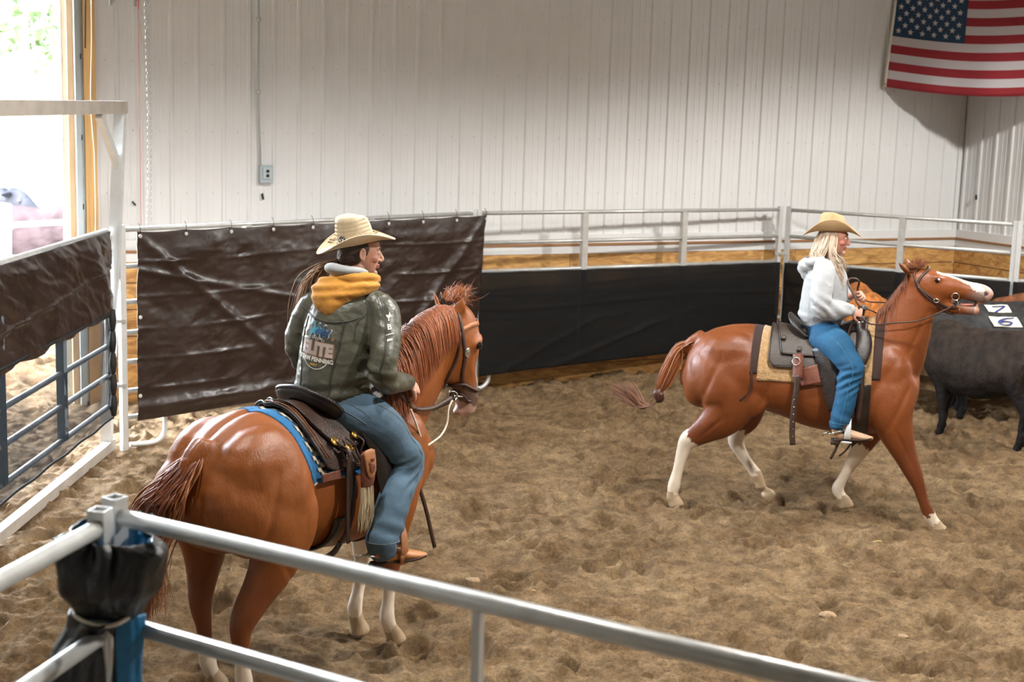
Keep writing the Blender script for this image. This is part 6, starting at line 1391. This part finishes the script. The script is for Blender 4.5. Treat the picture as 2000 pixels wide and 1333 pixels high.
build('latigo', [strap([r2(-1.22,.385,.05), Vector((.385,-.325,1.0)), Vector((.375,-.32,.80))], .04, .006, (0,-1,0)), strap([(.27,-.36,.70),(.235,-.375,.60),(.205,-.38,.53)], .022, .005, (0,-1,0)), strap([(.36,-.355,.68),(.31,-.37,.60),(.265,-.375,.555)], .014, .004, (0,-1,0))], M['rein'], sd2)
# bridle 2
br2 = empty('bridle', O2, A2h, 'thin dark bridle with silver rings and looped reins on the trotting horse', 'bridle')
hn2 = lambda p_: tuple(tree2.find_nearest(Vector(p_))[1])
def h2p(px, py, off=-.10, lift=.006):
    p_ = local(F2, px, py, off); h = tree2.find_nearest(p_); return h[0]+h[1]*lift
def mir(L_): return [Vector((p_[0], -p_[1], p_[2])) for p_ in L_]
ck = [h2p(1783,535,-.05), h2p(1791,556), h2p(1803,570), h2p(1828,588), h2p(1850,602,-.08), h2p(1868,603,-.08)]
for L_ in (ck, mir(ck)): build('cheek_strap', [strap(L_, .018, .005, hn2)], M['rein'], br2)
bb = [h2p(1790,558), h2p(1799,538), h2p(1812,524,-.06)]; build('browband', [strap(bb+[Vector((.80,0,1.932))]+mir(bb)[::-1], .018, .005, hn2)], M['rein'], br2)
tl = [h2p(1792,560,-.1,.012), h2p(1812,582,-.1,.012), h2p(1845,612,-.07,.012), h2p(1862,618,-.03,.012)]; build('throat_latch', [strap(tl+mir(tl)[::-1], .014, .004, hn2)], M['rein'], br2)
c_ = h2p(1829,588,-.1,.012); build('concho', [torus(c_, .018, .0035, (0,-1,0), 18, 6, (1,.8))], M['silver'], br2)
for sg in (1, -1):
    c_ = h2p(1868,588,-.1,.014); c_ = Vector((c_.x, c_.y*sg, c_.z)); build('bit', [torus(c_, .026, .004, (0,-1,0), 20, 6), tube([c_+Vector((.01,0,-.02)), c_+Vector((.035,0,-.075)), c_+Vector((.03,0,-.10))], .006, 6, 4)], M['silver'], br2)
bit = h2p(1866,598,-.1,.02)
R1 = [Vector((.325,-.125,1.585)), local(F2,1700,633,-.16), local(F2,1750,631,-.20), local(F2,1800,625,-.17), bit]
R2_ = [Vector((.325,-.10,1.60)), local(F2,1700,606,-.05), local(F2,1725,622,.02), local(F2,1740,645,.09)]
R3 = [Vector((.33,.04,1.665)), local(F2,1700,590,.08), local(F2,1740,592,.14), local(F2,1790,600,.17), Vector((bit.x, -bit.y, bit.z))]
build('rein', [tube(R1, .006, 6, 5)], M['rein'], br2); build('rein', [tube(R2_, .006, 6, 5)], M['rein'], br2); build('rein', [tube(R3, .006, 6, 5)], M['rein'], br2)
lp = [Vector((.33,.05,1.66))]+[local(F2, *q_) for q_ in ((1675,565,.02),(1678,552,.0),(1671,545,-.03),(1660,545,-.06),(1656,551,-.08),(1660,562,-.10),(1668,577,-.11),(1673,590,-.12))]+[Vector((.33,-.13,1.60)), local(F2,1657,650,-.16), local(F2,1656,690,-.20)]
build('rein_loop', [strap(lp, .016, .005, (.3,-.9,.2))], M['rein'], br2)

# ================================================================== CATTLE
M['cowout'] = mat('short_cattle_coat', (1,1,1,1), 1.0, attr='coat', var=.4, vscale=4, spec=0.0)
def cow(pos, ang, sc, base, belly, label, group=None, head=(1.02, 0, .95), headyaw=0.0, pitch=-.35, legs=(0, 0, 0, 0), name='steer', seed=1, tagn=None, tagpos=None):
    t = empty(name, Vector((pos[0], pos[1], 0)), ang, label, 'cattle', group)
    st = [(-.72,1.12,.92,.09),(-.69,1.20,.80,.19),(-.60,1.26,.66,.25),(-.45,1.275,.58,.27),(-.25,1.25,.52,.285),(-.02,1.23,.46,.30),(.20,1.23,.45,.29),(.38,1.26,.48,.26),(.52,1.27,.52,.23),(.64,1.22,.60,.19),(.72,1.12,.70,.14)]
    hx, hy, hz = head
    nk_ = [(.50,0,.98,.24,.15),(.66,hy*.3,1.0+(hz-.95)*.3,.22,.13),(.82,hy*.6,.99+(hz-.95)*.6,.19,.11),(hx-.02,hy,hz+.05,.13,.10)]
    c, s_ = math.cos(headyaw), math.sin(headyaw); cp_, sp_ = math.cos(pitch), math.sin(pitch)
    def hc(x, y, z): X = x*cp_-z*sp_; Z = x*sp_+z*cp_; return (hx+X*c-y*s_, hy+X*s_+y*c, hz+Z)
    hd = limb([(*hc(-.05,0,.05),.11,.09),(*hc(.06,0,.045),.125,.105),(*hc(.17,0,.02),.105,.088),(*hc(.28,0,-.01),.082,.068),(*hc(.37,0,-.02),.075,.068),(*hc(.42,0,-.03),.055,.055)], side=(-s_, c, 0), n=20)
    def leg(x, y, z0, back, d):
        if back: return limb([(x-.02,y*.9,.98,.20,.12),(x+.03,y,.76,.145,.10),(x-.03+d*.3,y,.58,.085,.065),(x-.09+d*.6,y,.44,.060,.045),(x-.06+d*.8,y,.30,.040,.036),(x-.05+d,y,.13,.045,.042),(x-.02+d,y,.06,.045,.045),(x-.01+d,y,.0,.055,.052)], n=16)
        return limb([(x,y*.9,.90,.15,.09),(x,y,.68,.10,.075),(x+d*.5,y,.46,.062,.055),(x+d*.6,y,.38,.055,.050),(x+d*.9,y,.24,.040,.037),(x+d,y,.12,.045,.042),(x+.02+d,y,.05,.045,.045),(x+.03+d,y,.0,.055,.052)], n=16)
    P_ = [torso(st), limb(nk_, n=22), hd, leg(-.52,-.17,0,1,legs[0]), leg(-.52,.17,0,1,legs[1]), leg(.46,-.14,0,0,legs[2]), leg(.46,.14,0,0,legs[3]), ball((-.48,-.13,1.02),(.20,.13,.20)), ball((-.48,.13,1.02),(.20,.13,.20)), ball((.46,-.11,.92),(.16,.12,.24)), ball((.46,.11,.92),(.16,.12,.24)),
          limb([(.70,0,.75,.05,.03),(.60,0,.56,.06,.03),(.40,0,.48,.05,.03)], n=10), limb([(-.70,0,1.18,.035,.035),(-.77,0,1.08,.028,.028),(-.785,0,.80,.022,.022),(-.78,0,.50,.020,.020),(-.775,0,.42,.045,.04),(-.77,0,.28,.02,.02)], n=10)]
    for sg in (-1, 1):
        a_ = hc(-.01, sg*.09, .09); b_ = hc(-.05, sg*.23, .08); P_.append(ear(a_, b_, .055, (.8*c, .8*s_, .5)))
        P_.append(ball(hc(.12, sg*.088, .055),(.03,.025,.028))); P_.append(ball(hc(.415, sg*.03, .0),(.022,.020,.018)))
    Sx = Matrix.Scale(sc, 4); me = fuse([xf(p_, Sx) for p_ in P_], .014, 5, .5)
    displace(me, lambda p: .006*fbm(p*np.array([9, 9, 14.])+seed, 4)+.004*np.abs(fbm(p*30+seed, 2)))
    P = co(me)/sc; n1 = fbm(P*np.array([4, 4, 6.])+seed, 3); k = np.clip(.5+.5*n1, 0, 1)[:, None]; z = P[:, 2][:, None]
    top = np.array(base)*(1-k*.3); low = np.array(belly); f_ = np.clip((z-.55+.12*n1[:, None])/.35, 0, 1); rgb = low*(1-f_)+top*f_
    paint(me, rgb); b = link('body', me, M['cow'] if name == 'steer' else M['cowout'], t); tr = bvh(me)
    for sg in (-1, 1): build('eye', [ball(Vector(hc(.125, sg*.105, .06))*sc, .018*sc)], M['eye'], t)
    if tagn:
        x_, a_, w_, h_ = tagpos[:4]; n = 10
        def tp(u, v, off): return surf(tr, x_+u, a_+v, .95*sc, off)
        V = [tp(w_*(i/n-.5)-.05*(j/n-.5), h_*(j/n-.5), .012+.004*math.sin(i*.5+j*.3)) for j in range(n+1) for i in range(n+1)]; Fc = [(j*(n+1)+i, j*(n+1)+i+1, (j+1)*(n+1)+i+1, (j+1)*(n+1)+i) for j in range(n) for i in range(n)]
        tg = build('number_tag', [(V, Fc)], M['greytag'], t); tg.modifiers.new('t', 'SOLIDIFY').thickness = .003
        cur = {'6': [(.30,.36),(.05,.30),(-.18,.08),(-.22,-.18),(-.05,-.34),(.15,-.28),(.20,-.08),(.05,.02),(-.15,-.05),(-.2,-.12)], '7': [(-.26,.24),(.0,.27),(.28,.27),(.14,.06),(.0,-.14),(-.12,-.38)]}[tagn]
        k_ = 8 if tagn == '6' else 2; Q = catmull([(a, b_, 0) for a, b_ in cur], k_)
        build('number', [strap([tuple(tp(tagpos[4][0]*q_[0]*w_, tagpos[4][1]*q_[1]*h_, .022)) for q_ in Q], .028, .003, (0, 0, 1), 1)], M['ink'], tg)
    return t
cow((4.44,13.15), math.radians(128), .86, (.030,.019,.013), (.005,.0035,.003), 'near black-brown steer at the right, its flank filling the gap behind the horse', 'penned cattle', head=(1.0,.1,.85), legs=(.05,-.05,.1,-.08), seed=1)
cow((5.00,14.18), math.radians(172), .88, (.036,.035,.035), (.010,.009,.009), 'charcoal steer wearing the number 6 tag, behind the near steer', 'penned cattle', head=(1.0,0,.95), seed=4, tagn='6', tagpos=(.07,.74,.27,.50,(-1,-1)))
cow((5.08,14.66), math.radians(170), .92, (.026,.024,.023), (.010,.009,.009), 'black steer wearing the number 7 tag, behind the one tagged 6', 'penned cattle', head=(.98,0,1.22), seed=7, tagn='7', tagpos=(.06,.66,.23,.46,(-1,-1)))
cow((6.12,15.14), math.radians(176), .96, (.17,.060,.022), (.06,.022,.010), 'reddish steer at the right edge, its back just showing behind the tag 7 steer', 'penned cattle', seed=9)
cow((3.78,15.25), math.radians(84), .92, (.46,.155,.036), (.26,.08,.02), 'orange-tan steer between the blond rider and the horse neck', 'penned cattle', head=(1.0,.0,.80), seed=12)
cow((-6.62,19.4), math.radians(4), 1.16, (.015,.0115,.0125), (.010,.0075,.008), 'brown cow in the sunny yard outside the doorway', 'cattle outside', head=(1.0,.06,1.08), headyaw=.3, name='cow', seed=15)
cow((-8.55,20.8), math.radians(-5), 1.22, (.010,.011,.014), (.010,.010,.012), 'dark cow outside the doorway, only its raised head showing at the left edge', 'cattle outside', head=(1.0,0,1.15), name='cow', seed=18)

# ================================================================== SMALL THINGS ON THE SAND
stone_m = mat('stone', lin(150,124,94), .85, var=.25, vscale=30, bump=.6, bscale=60)
for (px, py, r, lab) in ((1617,1200,.045,'flat pale stone lying in the sand at the lower right'), (1765,1238,.026,'small round stone in the sand, nearest the bottom right'), (922,1143,.040,'flat stone half buried just above the near fence rail'), (1040,1166,.018,'small dark pebble above the near fence rail')):
    g = ground(px, py); z = gz(g.x, g.y); me = fuse([ball((0,0,0),(r*1.25,r,r*.5)), ball((r*.5,r*.3,0),(r*.6,r*.6,r*.4))], r*.12, 2)
    displace(me, lambda p: .12*r*fbm(p/r*1.3+px, 3)); o = link('stone', me, stone_m); o.location = (g.x, g.y, z+r*.22); tag(o, lab, 'stone', 'stones in the sand')
for (px, py, a, lab) in ((1713,1066,.3,'short yellow straw stem lying between the horses and the near rail'), (1142,844,1.2,'tiny pale wood chip on the sand left of the trotting horse')):
    g = ground(px, py); z = gz(g.x, g.y)+.008; tag(build('straw_stem', [tube([(g.x-.035*math.cos(a), g.y-.035*math.sin(a), z), (g.x, g.y, z+.006), (g.x+.035*math.cos(a), g.y+.035*math.sin(a), z+.002)], .004, 6)], mat('straw_yellow', lin(196,176,110), .8)), lab, 'straw')
